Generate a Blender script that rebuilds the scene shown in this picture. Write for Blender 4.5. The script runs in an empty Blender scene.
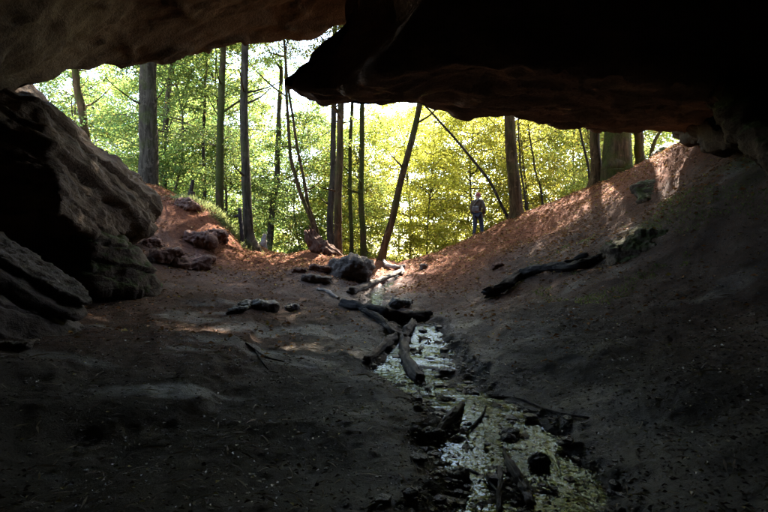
import bpy, bmesh, math, random
import numpy as np
from mathutils import Vector, Matrix

# ------------------------------------------------------------------ camera, sky, sun, exposure
scn = bpy.context.scene
COL = scn.collection
cam_d = bpy.data.cameras.new('camera'); cam = bpy.data.objects.new('camera', cam_d); COL.objects.link(cam)
cam.location = (0, 0, 1.5); cam.rotation_euler = (math.radians(90), 0, 0)
cam_d.lens = 24; cam_d.sensor_width = 36; cam_d.clip_end = 3000; cam_d.clip_start = .05
scn.camera = cam
SUN_EL, SUN_AZ = 51, 22            # azimuth from +Y (straight out of the cave) towards +X
w = bpy.data.worlds.new('World'); scn.world = w; w.use_nodes = True
nt = w.node_tree; bg = nt.nodes['Background']
sky = nt.nodes.new('ShaderNodeTexSky'); sky.sky_type = 'NISHITA'; sky.sun_disc = False
sky.sun_elevation = math.radians(SUN_EL); sky.sun_rotation = math.radians(SUN_AZ)
sky.air_density = 1.0; sky.dust_density = 1.2; sky.ozone_density = 1.0
nt.links.new(sky.outputs[0], bg.inputs[0]); bg.inputs[1].default_value = .12
sd = bpy.data.lights.new('sun', 'SUN'); sd.energy = 4.5; sd.angle = math.radians(.6); sd.color = (1, .93, .82)
sun = bpy.data.objects.new('sun', sd); COL.objects.link(sun)
el, az = math.radians(SUN_EL), math.radians(SUN_AZ)
sun.rotation_euler = Vector((math.cos(el)*math.sin(az), math.cos(el)*math.cos(az), math.sin(el))).to_track_quat('Z', 'Y').to_euler()
scn.view_settings.view_transform = 'Standard'; scn.view_settings.look = 'None'
scn.view_settings.exposure = 4.0; scn.view_settings.gamma = 1
cy = scn.cycles
cy.max_bounces = 8; cy.diffuse_bounces = 5; cy.glossy_bounces = 3; cy.transmission_bounces = 4; cy.transparent_max_bounces = 6
cy.sample_clamp_indirect = 8; cy.caustics_reflective = False; cy.caustics_refractive = False
cy.use_denoising = True; cy.use_adaptive_sampling = True; cy.adaptive_threshold = .004

rnd = random.Random(4)
RS = np.random.RandomState(11)
TAU = 2*math.pi

# ------------------------------------------------------------------ helpers
def P(px, py, Y):                  # a point of the photograph's 768 x 512 raster at depth Y metres
    return ((px-384)/512*Y, Y, 1.5+(256-py)/512*Y)

def hsh(ix, iy, iz, seed):
    h = (ix.astype(np.uint32)*np.uint32(374761393) + iy.astype(np.uint32)*np.uint32(668265263)
         + iz.astype(np.uint32)*np.uint32(2147483647) + np.uint32((seed*1274126177) & 0xffffffff))
    h = (h ^ (h >> np.uint32(13)))*np.uint32(1274126177)
    h = (h ^ (h >> np.uint32(15)))*np.uint32(2246822519)
    return ((h ^ (h >> np.uint32(16))) & np.uint32(0xffffff)).astype(np.float64)/0xffffff*2-1

def vn(p, seed=0):                 # value noise, -1..1
    p = np.asarray(p, float); f0 = np.floor(p); f = p-f0; i = f0.astype(np.int64)
    f = f*f*f*(f*(f*6-15)+10)
    out = 0
    for dx in (0, 1):
        for dy in (0, 1):
            for dz in (0, 1):
                wgt = (f[:, 0] if dx else 1-f[:, 0])*(f[:, 1] if dy else 1-f[:, 1])*(f[:, 2] if dz else 1-f[:, 2])
                out = out+wgt*hsh(i[:, 0]+dx, i[:, 1]+dy, i[:, 2]+dz, seed)
    return out

def fbm(p, octv=4, seed=0, gain=.5):
    p = np.asarray(p, float); a, s, o = 1., 1., 0
    for k in range(octv):
        o = o+a*vn(p*s+k*17.3, seed+k); a *= gain; s *= 2.03
    return o

def ridged(p, octv=3, seed=0):
    p = np.asarray(p, float); a, s, o = 1., 1., 0
    for k in range(octv):
        o = o+a*(1-2*np.abs(vn(p*s+k*9.1, seed+k))); a *= .5; s *= 2.1
    return o

def sstep(a, b, x):
    t = np.clip((x-a)/(b-a), 0, 1); return t*t*(3-2*t)

def tps(pts, reg=1e-3):
    pts = np.array(pts, float); xy = pts[:, :2]; n = len(pts)
    d2 = ((xy[:, None]-xy[None])**2).sum(2); K = .5*d2*np.log(d2+1e-9)
    K[np.arange(n), np.arange(n)] = reg*n
    Q = np.c_[np.ones(n), xy]; A = np.zeros((n+3, n+3)); A[:n, :n] = K; A[:n, n:] = Q; A[n:, :n] = Q.T
    c = np.linalg.solve(A, np.r_[pts[:, 2], 0, 0, 0])
    def f(x, y):
        x = np.asarray(x, float); y = np.asarray(y, float); o = c[n]+c[n+1]*x+c[n+2]*y
        for k in range(n):
            r2 = (x-xy[k, 0])**2+(y-xy[k, 1])**2
            o = o+c[k]*.5*r2*np.log(r2+1e-9)
        return o
    return f

def mesh_np(name, v, faces, mats, smooth=True, midx=None):
    me = bpy.data.meshes.new(name); v = np.asarray(v, np.float32); nv = len(v)
    faces = np.asarray(faces, np.int32)
    k = faces.shape[1]
    me.vertices.add(nv); me.vertices.foreach_set('co', v.ravel())
    me.loops.add(faces.size); me.loops.foreach_set('vertex_index', faces.ravel())
    me.polygons.add(len(faces)); me.polygons.foreach_set('loop_start', np.arange(0, faces.size, k, dtype=np.int32))
    for m in (mats if isinstance(mats, (list, tuple)) else [mats]): me.materials.append(m)
    if midx is not None: me.polygons.foreach_set('material_index', np.asarray(midx, np.int32))
    me.polygons.foreach_set('use_smooth', np.full(len(faces), smooth))
    me.update(calc_edges=True)
    return me

def mesh_py(name, v, faces, mat, smooth=True):
    me = bpy.data.meshes.new(name); me.from_pydata([tuple(p) for p in v], [], faces); me.materials.append(mat)
    me.polygons.foreach_set('use_smooth', [smooth]*len(me.polygons)); me.update()
    return me

def color_attr(me, name, cols):
    a = me.color_attributes.new(name, 'FLOAT_COLOR', 'POINT')
    c = np.ones((len(me.vertices), 4), np.float32); c[:, :3] = cols; a.data.foreach_set('color', c.ravel())

def tag(o, label=None, cat=None, group=None, kind=None):
    if label: o['label'] = label
    if cat: o['category'] = cat
    if group: o['group'] = group
    if kind: o['kind'] = kind
    return o

def link(name, me, parent=None, loc=None, rot=None):
    o = bpy.data.objects.new(name, me); COL.objects.link(o)
    if parent is not None: o.parent = parent
    if loc is not None: o.location = loc
    if rot is not None: o.rotation_euler = rot
    return o

def empty(name, loc, rz=0):
    o = bpy.data.objects.new(name, None); COL.objects.link(o); o.location = loc; o.rotation_euler = (0, 0, rz)
    o.empty_display_size = .2
    return o

def catmull(pts, sub):
    pts = [np.array(p, float) for p in pts]; q = [2*pts[0]-pts[1]]+pts+[2*pts[-1]-pts[-2]]; out = []
    for i in range(1, len(q)-2):
        for s in range(sub):
            t = s/sub; a, b, c, d = q[i-1], q[i], q[i+1], q[i+2]
            out.append(.5*(2*b+(c-a)*t+(2*a-5*b+4*c-d)*t*t+(3*b-a-3*c+d)*t**3))
    out.append(pts[-1]); return np.array(out)

def tube(pts, rads, n=10, sub=5, rough=.08, seed=0, freq=3., flute=0., ends=True, log=False):
    """a limb: (verts, quads) along a smooth path with the given radii"""
    c = catmull([tuple(p)+(r,) for p, r in zip(pts, rads)], sub) if len(pts) > 1 else None
    r = np.maximum(c[:, 3], .0015); c = c[:, :3]; m = len(c)
    T = np.gradient(c, axis=0); T /= np.linalg.norm(T, axis=1)[:, None]+1e-9
    u = np.cross(T[0], [0.3, .2, 1] if abs(T[0][2]) < .8 else [1, .2, 0]); u /= np.linalg.norm(u)
    v = []
    ang = np.arange(n)/n*TAU
    for k in range(m):
        u = u-T[k]*np.dot(u, T[k]); u /= np.linalg.norm(u); wv = np.cross(T[k], u)
        v.append(c[k]+r[k]*(np.cos(ang)[:, None]*u+np.sin(ang)[:, None]*wv))
    v = np.concatenate(v)
    cc = np.repeat(c, n, 0); rr = np.repeat(r, n); d = (v-cc)/rr[:, None]
    if rough:
        s = rough*fbm(v*freq/np.maximum(rr.mean(), .01)*.12+d*.8, 4, seed, .6)+rough*.5*vn(cc/np.maximum(rr.mean(), .01)*.45, seed+2)
        if log:
            al = np.repeat(np.arange(m)/sub, n); an = np.tile(ang, m)
            g3 = np.c_[np.cos(an)*1.7, np.sin(an)*1.7, al*.55]+seed
            s = s-.28*np.exp(-(vn(g3, seed+3)/.09)**2)-.14*np.exp(-(vn(g3*2.3, seed+4)/.12)**2)+.10*vn(g3*np.array([3, 3, 5]), seed+5)
            k_ = np.random.RandomState(seed)
            for q in range(2+m//14):
                ka, kl = k_.rand()*TAU, k_.rand()*al.max(); s = s+.45*np.exp(-((np.abs((an-ka+np.pi) % TAU-np.pi)/.35)**2+((al-kl)/.22)**2))
            jag = np.zeros(len(v)); jag[:n] = -k_.rand(n)*1.3; jag[-n:] = k_.rand(n)*1.3
        if flute: s = s+flute*np.cos(np.tile(ang, m)*5+seed)*1
        v = cc+d*(rr*(1+s))[:, None]
        if log: v = v+np.repeat(T, n, 0)*(jag*rr)[:, None]
    f = []
    for k in range(m-1):
        for j in range(n):
            j2 = (j+1) % n; f.append((k*n+j, k*n+j2, (k+1)*n+j2, (k+1)*n+j))
    if ends:
        a, b = len(v), len(v)+1
        v = np.vstack([v, c[0]-T[0]*r[0]*.15, c[-1]+T[-1]*r[-1]*.15])
        for j in range(n):
            j2 = (j+1) % n
            f.append((j2, j, a)); f.append(((m-1)*n+j, (m-1)*n+j2, b))
    return v, f

def joinv(parts):
    V, F, o = [], [], 0
    for v, f in parts:
        V.append(np.asarray(v)); F += [tuple(i+o for i in q) for q in f]; o += len(v)
    return np.vstack(V), F

def grid_faces(nr, nc, wrap=False):
    i = np.arange(nr-1)[:, None]*nc; j = np.arange(nc if wrap else nc-1)[None]
    j2 = (j+1) % nc
    return np.stack([i+j, i+j2, i+nc+j2, i+nc+j], -1).reshape(-1, 4)

# ------------------------------------------------------------------ materials
def new_mat(name):
    m = bpy.data.materials.new(name); m.use_nodes = True; nt = m.node_tree; b = nt.nodes['Principled BSDF']
    return m, nt, b
def N(nt, typ, **kw):
    n = nt.nodes.new(typ)
    for k, v in kw.items():
        if k.startswith('i_'): n.inputs[k[2:].replace('_', ' ')].default_value = v
        else: setattr(n, k, v)
    return n
def ramp(nt, fac, stops):
    r = nt.nodes.new('ShaderNodeValToRGB'); e = r.color_ramp.elements
    while len(e) < len(stops): e.new(.5)
    for k, (p, c) in enumerate(stops): e[k].position = p; e[k].color = tuple(c)+(1,) if len(c) == 3 else c
    nt.links.new(fac, r.inputs[0]); return r.outputs[0]
def mix(nt, fac, a, b, typ='MIX'):
    n = nt.nodes.new('ShaderNodeMix'); n.data_type = 'RGBA'; n.blend_type = typ
    for s, x in ((n.inputs[0], fac), (n.inputs[6], a), (n.inputs[7], b)):
        if hasattr(x, 'is_linked'): nt.links.new(x, s)
        elif isinstance(x, (int, float)): s.default_value = x
        else: s.default_value = tuple(x)+(1,)
    return n.outputs[2]
def mth(nt, op, a, b=None, clamp=False):
    n = nt.nodes.new('ShaderNodeMath'); n.operation = op; n.use_clamp = clamp
    for s, x in ((n.inputs[0], a), (n.inputs[1], b)):
        if x is None: continue
        if hasattr(x, 'is_linked'): nt.links.new(x, s)
        else: s.default_value = x
    return n.outputs[0]
def noise(nt, scale, detail=6, rough=.6, stretch=None, rot=(0, 0, 0), dist=0.):
    tc = nt.nodes.new('ShaderNodeTexCoord'); mp = nt.nodes.new('ShaderNodeMapping')
    mp.vector_type = 'TEXTURE'; mp.inputs['Rotation'].default_value = rot; mp.inputs['Scale'].default_value = [1/q for q in (stretch or (1, 1, 1))]
    nt.links.new(tc.outputs['Object'], mp.inputs[0])
    n = N(nt, 'ShaderNodeTexNoise'); n.inputs['Scale'].default_value = scale; n.inputs['Detail'].default_value = detail
    n.inputs['Roughness'].default_value = rough; n.inputs['Distortion'].default_value = dist
    nt.links.new(mp.outputs[0], n.inputs['Vector']); return n.outputs[0]
def bump(nt, b, h, strength=.5, dist=.05, prev=None):
    n = N(nt, 'ShaderNodeBump'); n.inputs['Strength'].default_value = strength; n.inputs['Distance'].default_value = dist
    nt.links.new(h, n.inputs['Height'])
    if prev is not None: nt.links.new(prev, n.inputs['Normal'])
    nt.links.new(n.outputs[0], b.inputs['Normal']); return n.outputs[0]
def normal_up(nt):
    g = nt.nodes.new('ShaderNodeNewGeometry'); s = nt.nodes.new('ShaderNodeSeparateXYZ')
    nt.links.new(g.outputs['Normal'], s.inputs[0]); return s.outputs[2]

def rock_mat(name, c0, c1, c2, stretch, rot=(0, 0, 0), moss=0., mosslow=.45, rough=.75, bs=.6):
    m, nt, b = new_mat(name)
    n1 = noise(nt, 1.0, 8, .62, stretch, rot, .6); n2 = noise(nt, .7, 5, .6); n3 = noise(nt, 24, 4, .7)
    col = ramp(nt, n1, [(.30, c0), (.50, c1), (.72, c2)])
    col = mix(nt, ramp(nt, n2, [(.42, (0, 0, 0)), (.66, (1, 1, 1))]), col, mix(nt, .6, col, c0), 'MIX')
    col = mix(nt, .65, col, mix(nt, 1, col, ramp(nt, n3, [(.3, (.5, .5, .5)), (.7, (1.5, 1.45, 1.4))]), 'MULTIPLY'))
    if moss:
        mm = mth(nt, 'ADD', mth(nt, 'MULTIPLY', normal_up(nt), .35), noise(nt, 2.2, 6, .7))
        mask = ramp(nt, mm, [(mosslow+.28, (0, 0, 0)), (mosslow+.42, (1, 1, 1))])
        mcol = ramp(nt, n3, [(.3, (.03, .05, .012)), (.7, (.075, .085, .02))])
        col = mix(nt, mth(nt, 'MULTIPLY', mask, moss), col, mcol)
    nt.links.new(col, b.inputs['Base Color']); b.inputs['Roughness'].default_value = rough
    b.inputs['Specular IOR Level'].default_value = .35 if rough < .5 else .15
    p = bump(nt, b, n1, bs, .12); p = bump(nt, b, noise(nt, 7, 6, .7), .6, .05, p); bump(nt, b, n3, .8, .03, p)
    return m

M = {}
M['roof'] = rock_mat('roof_sandstone', (0.066, 0.045, 0.027), (0.126, 0.09, 0.054), (0.192, 0.144, 0.09), (.35, 1.6, 2.2), (0, 0, math.radians(-8)), .25, .5)
M['block'] = rock_mat('block_sandstone', (.18, .115, .08), (.32, .205, .14), (.50, .345, .24), (.35, 2.2, 3.0), (0, 0, math.radians(6)))
M['wall'] = rock_mat('wall_sandstone', (.07, .055, .04), (.13, .10, .075), (.19, .15, .11), (.6, .6, 2.4), moss=.3)
M['cliff'] = rock_mat('cliff_sandstone', (.055, .036, .022), (.135, .088, .055), (.23, .16, .10), (1.6, .4, 3.0), (math.radians(-29), 0, 0), .3, .5, bs=.9)
M['slab'] = rock_mat('layered_sandstone', (0.042, 0.033, 0.027), (0.102, 0.078, 0.06), (0.162, 0.126, 0.096), (.4, .8, 5.0), (0, math.radians(34), 0), .2, .5)
M['redrock'] = rock_mat('red_sandstone', (0.0806, 0.0403, 0.02604), (0.1488, 0.0744, 0.0496), (0.2232, 0.1302, 0.0868), (1, 1, 2.5), (0, .3, 0), .25, .5)
M['stone'] = rock_mat('grey_brown_stone', (.06, .05, .04), (.14, .11, .085), (.24, .19, .145), (2, 2, 5), (0, .2, 0), .2, .5)
M['wetstone'] = rock_mat('wet_dark_stone', (.035, .03, .025), (.085, .07, .056), (.16, .135, .11), (4, 4, 6), rough=.35)
M['pebble'] = rock_mat('wet_pebble', (.04, .034, .03), (.10, .085, .07), (.2, .17, .14), (9, 9, 9), rough=.28)
M['darkrock'] = rock_mat('dark_brown_rock', (.025, .016, .010), (.06, .04, .025), (.11, .075, .048), (1, 1, 3))
M['mossface'] = rock_mat('mossy_rock_face', (.035, .023, .014), (.09, .06, .036), (.16, .11, .066), (1, 1, 2.4), (0, 0, 0), .85, .22, bs=.9)
M['mossrock'] = rock_mat('mossy_rock', (.035, .024, .015), (.09, .062, .04), (.15, .108, .07), (1, 1, 2.4), (0, 0, 0), .8, .36, bs=.9)

def bark_mat(name, c0, c1, moss=.5, pale=None):
    m, nt, b = new_mat(name)
    n1 = noise(nt, 3.2, 8, .65, (3, 3, .5), dist=.4); n2 = noise(nt, 1.1, 5, .6); n3 = noise(nt, 30, 3, .6)
    col = ramp(nt, n1, [(.40, c0), (.60, c1)])
    col = mix(nt, mth(nt, 'MULTIPLY', ramp(nt, noise(nt, 5, 5, .7), [(.56, (0, 0, 0)), (.62, (1, 1, 1))]), .45), col, [min(1, q*1.9) for q in c1])
    if moss:
        mk = ramp(nt, n2, [(.62-.3*moss, (0, 0, 0)), (.80-.3*moss, (1, 1, 1))])
        col = mix(nt, mth(nt, 'MULTIPLY', mk, .85), col, ramp(nt, n3, [(.3, (.016, .021, .004)), (.7, (.055, .06, .012))]))
    nt.links.new(col, b.inputs['Base Color']); b.inputs['Roughness'].default_value = .9; b.inputs['Specular IOR Level'].default_value = .06
    p = bump(nt, b, n1, .7, .04); bump(nt, b, n3, .3, .01, p)
    return m
M['bark'] = bark_mat('beech_bark', (.018, .013, .008), (.055, .042, .027), .35)
M['barkdark'] = bark_mat('dark_bark', (0.0195, 0.0152, 0.0108), (0.0521, 0.0391, 0.026), .25)
M['barkmoss'] = bark_mat('mossy_bark', (.02, .014, .007), (.055, .038, .018), .85)
M['barkwarm'] = bark_mat('warm_bark', (.026, .015, .006), (.078, .047, .021), .4)
M['barkpale'] = bark_mat('pale_bark', (.035, .028, .018), (.09, .075, .048), .35)
M['twig'] = bark_mat('twig_bark', (.05, .04, .025), (.10, .08, .05), 0)

def wood_mat(name, c0, c1, c2, rough=.6, stretch=(1, 6, 6), rot=(0, 0, 0)):
    m, nt, b = new_mat(name)
    n1 = noise(nt, 2.6, 8, .65, stretch, rot, .5); n3 = noise(nt, 40, 3, .6)
    nt.links.new(ramp(nt, n1, [(.32, c0), (.52, c1), (.72, c2)]), b.inputs['Base Color']); b.inputs['Roughness'].default_value = rough; b.inputs['Specular IOR Level'].default_value = .2
    p = bump(nt, b, n1, .7, .03); bump(nt, b, n3, .4, .006, p); return m
M['logdark'] = wood_mat('dark_wet_wood', (0.0108, 0.0084, 0.0072), (0.024, 0.0192, 0.0156), (0.045, 0.036, 0.03), .8)
M['loggrey'] = wood_mat('grey_driftwood', (.03, .025, .02), (.085, .07, .057), (.19, .16, .135), .7, (5, 2, 5))
M['logpale'] = wood_mat('pale_weathered_wood', (.12, .10, .08), (.28, .24, .19), (.42, .36, .29), .6)
M['logbrown'] = wood_mat('brown_weathered_wood', (.025, .019, .014), (.07, .055, .042), (.14, .115, .09), .75)
M['splinter'] = wood_mat('splintered_red_wood', (.03, .014, .008), (.085, .04, .022), (.17, .10, .06), .9, (9, 9, 1.2))
M['cutwood'] = wood_mat('end_grain', (.05, .035, .025), (.11, .08, .055), (.17, .125, .085), .8, (5, 5, 5))

def leaf_mat(name, trans=.5, spec=.3):
    m, nt, b = new_mat(name); out = nt.nodes['Material Output']
    at = N(nt, 'ShaderNodeVertexColor', layer_name='col')
    nt.links.new(at.outputs[0], b.inputs['Base Color']); b.inputs['Roughness'].default_value = .55; b.inputs['Specular IOR Level'].default_value = spec
    t = N(nt, 'ShaderNodeBsdfTranslucent'); g = N(nt, 'ShaderNodeGamma'); g.inputs[1].default_value = .68
    oi = N(nt, 'ShaderNodeObjectInfo'); hv = N(nt, 'ShaderNodeHueSaturation'); nt.links.new(at.outputs[0], hv.inputs['Color'])
    nt.links.new(mth(nt, 'ADD', .75, mth(nt, 'MULTIPLY', oi.outputs['Random'], .6)), hv.inputs['Value'])
    nt.links.new(mth(nt, 'ADD', .485, mth(nt, 'MULTIPLY', mth(nt, 'FRACT', mth(nt, 'MULTIPLY', oi.outputs['Random'], 7.3)), .03)), hv.inputs['Hue'])
    nt.links.new(hv.outputs[0], b.inputs['Base Color']); nt.links.new(hv.outputs[0], g.inputs[0]); nt.links.new(g.outputs[0], t.inputs[0])
    ms = N(nt, 'ShaderNodeMixShader'); ms.inputs[0].default_value = trans
    nt.links.new(b.outputs[0], ms.inputs[1]); nt.links.new(t.outputs[0], ms.inputs[2]); nt.links.new(ms.outputs[0], out.inputs[0])
    return m
M['leaf'] = leaf_mat('beech_leaf', .58)
M['litter'] = leaf_mat('fallen_leaf', .12, .08); M['wetleaf'] = leaf_mat('wet_leaf', .05, .12); M['wetleaf'].node_tree.nodes['Principled BSDF'].inputs['Roughness'].default_value = .3

def ground_mat():
    m, nt, b = new_mat('cave_floor_earth')
    at = N(nt, 'ShaderNodeVertexColor', layer_name='zone'); s = N(nt, 'ShaderNodeSeparateColor'); nt.links.new(at.outputs[0], s.inputs[0])
    red, wet, moss = s.outputs[0], s.outputs[1], s.outputs[2]
    n1 = noise(nt, 2.2, 8, .65); n2 = noise(nt, 14, 6, .7); n3 = noise(nt, 75, 5, .75); n4 = noise(nt, .8, 4, .6)
    nst = noise(nt, 1.4, 7, .7, (1.0, 3.4, 2), (0, 0, math.radians(24)))
    dark = ramp(nt, n1, [(.3, (.060, .054, .043)), (.55, (.125, .113, .092)), (.75, (.21, .19, .155))])
    redc = ramp(nt, n2, [(.28, (.085, .026, .011)), (.5, (.21, .066, .026)), (.72, (.34, .135, .058))])
    col = mix(nt, red, dark, redc)
    col = mix(nt, .55, col, mix(nt, 1, col, ramp(nt, n3, [(.35, (.35, .35, .35)), (.6, (1.1, 1.1, 1.1)), (.78, (2.2, 2.1, 2.0))]), 'MULTIPLY'))
    col = mix(nt, .6, col, mix(nt, 1, col, ramp(nt, nst, [(.3, (.5, .5, .5)), (.7, (1.5, 1.45, 1.4))]), 'MULTIPLY'))
    mk = ramp(nt, mth(nt, 'ADD', mth(nt, 'MULTIPLY', moss, .8), mth(nt, 'MULTIPLY', n2, .6)), [(.62, (0, 0, 0)), (.85, (1, 1, 1))])
    col = mix(nt, mk, col, ramp(nt, n3, [(.3, (.035, .05, .012)), (.7, (.13, .15, .04))]))
    col = mix(nt, mth(nt, 'MULTIPLY', wet, .22), col, (.05, .05, .05))
    nt.links.new(col, b.inputs['Base Color'])
    wr = mth(nt, 'MULTIPLY', wet, ramp(nt, n4, [(.35, (.4, .4, .4)), (.6, (1, 1, 1))]))
    rr = mth(nt, 'SUBTRACT', .86, mth(nt, 'MULTIPLY', wr, .5), True)
    nt.links.new(mth(nt, 'ADD', rr, mth(nt, 'MULTIPLY', mth(nt, 'SUBTRACT', n2, .5), .5), True), b.inputs['Roughness'])
    nt.links.new(mth(nt, 'ADD', .14, mth(nt, 'MULTIPLY', wr, .32)), b.inputs['Specular IOR Level'])
    p = bump(nt, b, nst, .8, .10); p = bump(nt, b, n2, 1, .06, p); bump(nt, b, n3, 1, .035, p)
    return m
M['ground'] = ground_mat()

def water_mat():
    m, nt, b = new_mat('shallow_water'); out = nt.nodes['Material Output']
    h = noise(nt, 9, 3, .5, (.7, 1.3, 1), dist=.4); h2 = noise(nt, 30, 2, .5)
    gl = N(nt, 'ShaderNodeBsdfGlossy'); gl.inputs['Roughness'].default_value = .03; gl.inputs['Color'].default_value = (.72, .87, 1, 1)  # blue tint in the gloss stands in for sky reflected by the water
    tr = N(nt, 'ShaderNodeBsdfTransparent'); tr.inputs[0].default_value = (.6, .64, .66, 1)
    bm = N(nt, 'ShaderNodeBump'); bm.inputs['Strength'].default_value = .35; bm.inputs['Distance'].default_value = .03; nt.links.new(h, bm.inputs['Height'])
    b2 = N(nt, 'ShaderNodeBump'); b2.inputs['Strength'].default_value = .3; b2.inputs['Distance'].default_value = .012; nt.links.new(h2, b2.inputs['Height'])
    nt.links.new(bm.outputs[0], b2.inputs['Normal']); nt.links.new(b2.outputs[0], gl.inputs['Normal'])
    fr = N(nt, 'ShaderNodeFresnel'); fr.inputs[0].default_value = 1.34; nt.links.new(b2.outputs[0], fr.inputs['Normal'])
    ms = N(nt, 'ShaderNodeMixShader'); nt.links.new(fr.outputs[0], ms.inputs[0]); nt.links.new(tr.outputs[0], ms.inputs[1]); nt.links.new(gl.outputs[0], ms.inputs[2])
    nt.links.new(ms.outputs[0], out.inputs[0]); nt.nodes.remove(b)
    return m
M['water'] = water_mat()

def plain(name, c, rough=.8, var=.35, scale=12):
    m, nt, b = new_mat(name); n1 = noise(nt, scale, 5, .6); n2 = noise(nt, scale*7, 3, .6)
    nt.links.new(ramp(nt, n1, [(.3, [x*(1-var) for x in c]), (.7, [x*(1+var) for x in c])]), b.inputs['Base Color'])
    b.inputs['Roughness'].default_value = rough; bump(nt, b, n2, .3, .01); return m
M['jacket'] = plain('brown_jacket_cloth', (.07, .044, .024)); M['jeans'] = plain('blue_denim', (.022, .027, .04))
M['cap'] = plain('red_knit', (.25, .05, .04), scale=40); M['skin'] = plain('skin', (.42, .26, .19), .55, .1)
M['bag'] = plain('grey_bag_cloth', (.11, .095, .085)); M['shoe'] = plain('brown_shoe_leather', (.06, .04, .03), .6)

# ------------------------------------------------------------------ terrain heights
G = [P(*q) for q in [
 (0, 512, 2.6), (200, 512, 2.8), (400, 512, 2.9), (300, 450, 3.8), (380, 420, 4.5), (200, 420, 4.4), (110, 400, 4.6), (250, 400, 4.9),
 (250, 350, 6.9), (300, 340, 8.0), (200, 330, 8.2), (100, 350, 6), (0, 380, 4.5), (120, 300, 9.5), (220, 300, 10), (300, 300, 11), (330, 290, 12.5),
 (200, 280, 12.5), (280, 275, 13.5), (300, 262, 15.5), (250, 255, 16.5), (340, 264, 15.2), (200, 262, 14), (180, 240, 14.6), (225, 235, 16),
 (160, 210, 15.2), (190, 203, 16.5), (165, 197, 17), (240, 246, 17), (300, 251.5, 17.2), (345, 257, 17.5), (218, 213, 16.8),
 (768, 512, 2.4), (660, 512, 2.85), (768, 470, 2.9), (768, 400, 3.6), (600, 400, 4.8), (680, 430, 3.9), (560, 400, 5.2), (520, 350, 6.9), (600, 350, 6.1), (700, 350, 5.1),
 (768, 300, 6), (600, 300, 8.1), (500, 300, 11), (450, 300, 12), (440, 270, 15.2), (420, 262, 17.2), (500, 260, 13.8), (550, 230, 15.5), (477, 236, 20.4),
 (430, 255, 19.2), (520, 216, 19), (600, 186, 17.5), (660, 156, 15), (690, 143, 13), (600, 250, 10.6), (700, 250, 8.2), (768, 200, 8.), (660, 200, 11.5), (720, 170, 10),
 (400, 262, 18), (375, 264, 17.5), (380, 275, 16), (380, 285, 14.3), (365, 300, 12.2), (420, 322, 9.5), (415, 342, 8.3), (425, 370, 6.8), (470, 400, 5.3), (495, 430, 4.45), (530, 512, 3.0)]]
G += [(0, -4, .1), (6, -4, .8), (-6, -4, .6), (-9, 4, .9), (-8, 9, 1.0), (9, 4, 2.6), (9, -1, 1.6), (-10, 14, 3.0), (-9, 18, 4.2), (-6.2, 21, 2.2), (-3, 21, .7), (0, 21, .9),
      (3, 24, 1.2), (7, 21.5, 3.2), (10, 19, 4.8), (11, 14, 5.2), (0, 26, -.8), (-8, 27, 0), (8, 28, .6), (-13, 24, 2.5), (14, 24, 3), (0, 33, -3.2), (12, 34, -2.5), (-12, 34, -2.5)]
gbase = tps(G, 2e-4)
SC = [(.95, 1.0, 1.5), (.9, 2.2, .75), (.86, 3.0, .62), (.95, 4.4, .66), (.84, 5.3, .50), (.54, 6.7, .74), (.54, 8.2, .64), (.64, 9.4, .46), (.2, 10.6, .36), (-.30, 11.8, .42), (-.34, 13.0, .34), (0.0, 14.6, .28), (.5, 17, .22)]
sy_ = np.array([s[1] for s in SC]); sx_ = np.array([s[0] for s in SC]); sw_ = np.array([s[2] for s in SC])
ex_ = np.array([(-2.4, 3.4), (-2.06, 4.0), (-1.66, 4.5), (-1.68, 5.3), (-1.84, 6.7), (-2.1, 8.3), (-2.2, 10)])
def stream_d(x, y):
    wob = .10*vn(np.c_[x*0+3.1, y*1.7, y*0], 5)
    return (np.abs(x-np.interp(y, sy_, sx_)-wob)-np.interp(y, sy_, sw_))*1.0
def base_z(x, y):
    x = np.asarray(x, float); y = np.asarray(y, float)
    xc = np.clip(x, -15, 15); yc = np.clip(y, -6, 36)
    z = gbase(xc, yc)
    far = np.sqrt((x-xc)**2+(y-yc)**2)
    z = z + (-6.5-z)*sstep(0, 40, far)
    return z
def ground_z(x, y, detail=True):
    x = np.asarray(x, float).ravel(); y = np.asarray(y, float).ravel(); z = base_z(x, y)
    p = np.c_[x, y, z*0]
    near = 1-sstep(26, 40, y)
    e = np.interp(y, ex_[:, 1], ex_[:, 0])+.13*fbm(p*2.2, 3, 71)
    z = z + .12*sstep(-.16, .16, e-x+.08*fbm(p*4, 2, 73))*sstep(2.8, 5.2, y)*(1-sstep(7.5, 10.5, y))*(1-sstep(.2, 3.2, e-x))
    if detail:
        sdv = stream_d(x, y); inb = 1-sstep(-.15, .35, sdv)
        rill = ridged(np.c_[x*1.1+y*.45, y*.42-x*.2, x*0]*1.3, 3, 31)
        z = z + near*(1-.8*inb)*(.06*fbm(p*.9, 3, 21)+.03*rill+.013*fbm(p*5, 3, 41)+.008*fbm(p*17, 2, 43))
        z = z + sstep(14, 16, y)*near*.05*fbm(p*2.5, 3, 47)
        z = z - .10*(1-sstep(-.22, .10, sdv)) + inb*(.045*fbm(p*4.5, 3, 55)+.025*fbm(p*13, 2, 57))
    return z
def gz(x, y): return float(ground_z([x], [y])[0])
def pick(px, py, lift=0., y0=2.0):
    Ys = np.linspace(y0, 34, 3200); xs = (px-384)/512*Ys; zs = 1.5+(256-py)/512*Ys
    below = np.nonzero(zs < ground_z(xs, Ys))[0]
    k = below[0] if len(below) else len(Ys)-1
    return np.array([xs[k], Ys[k], zs[k]+lift])

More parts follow.
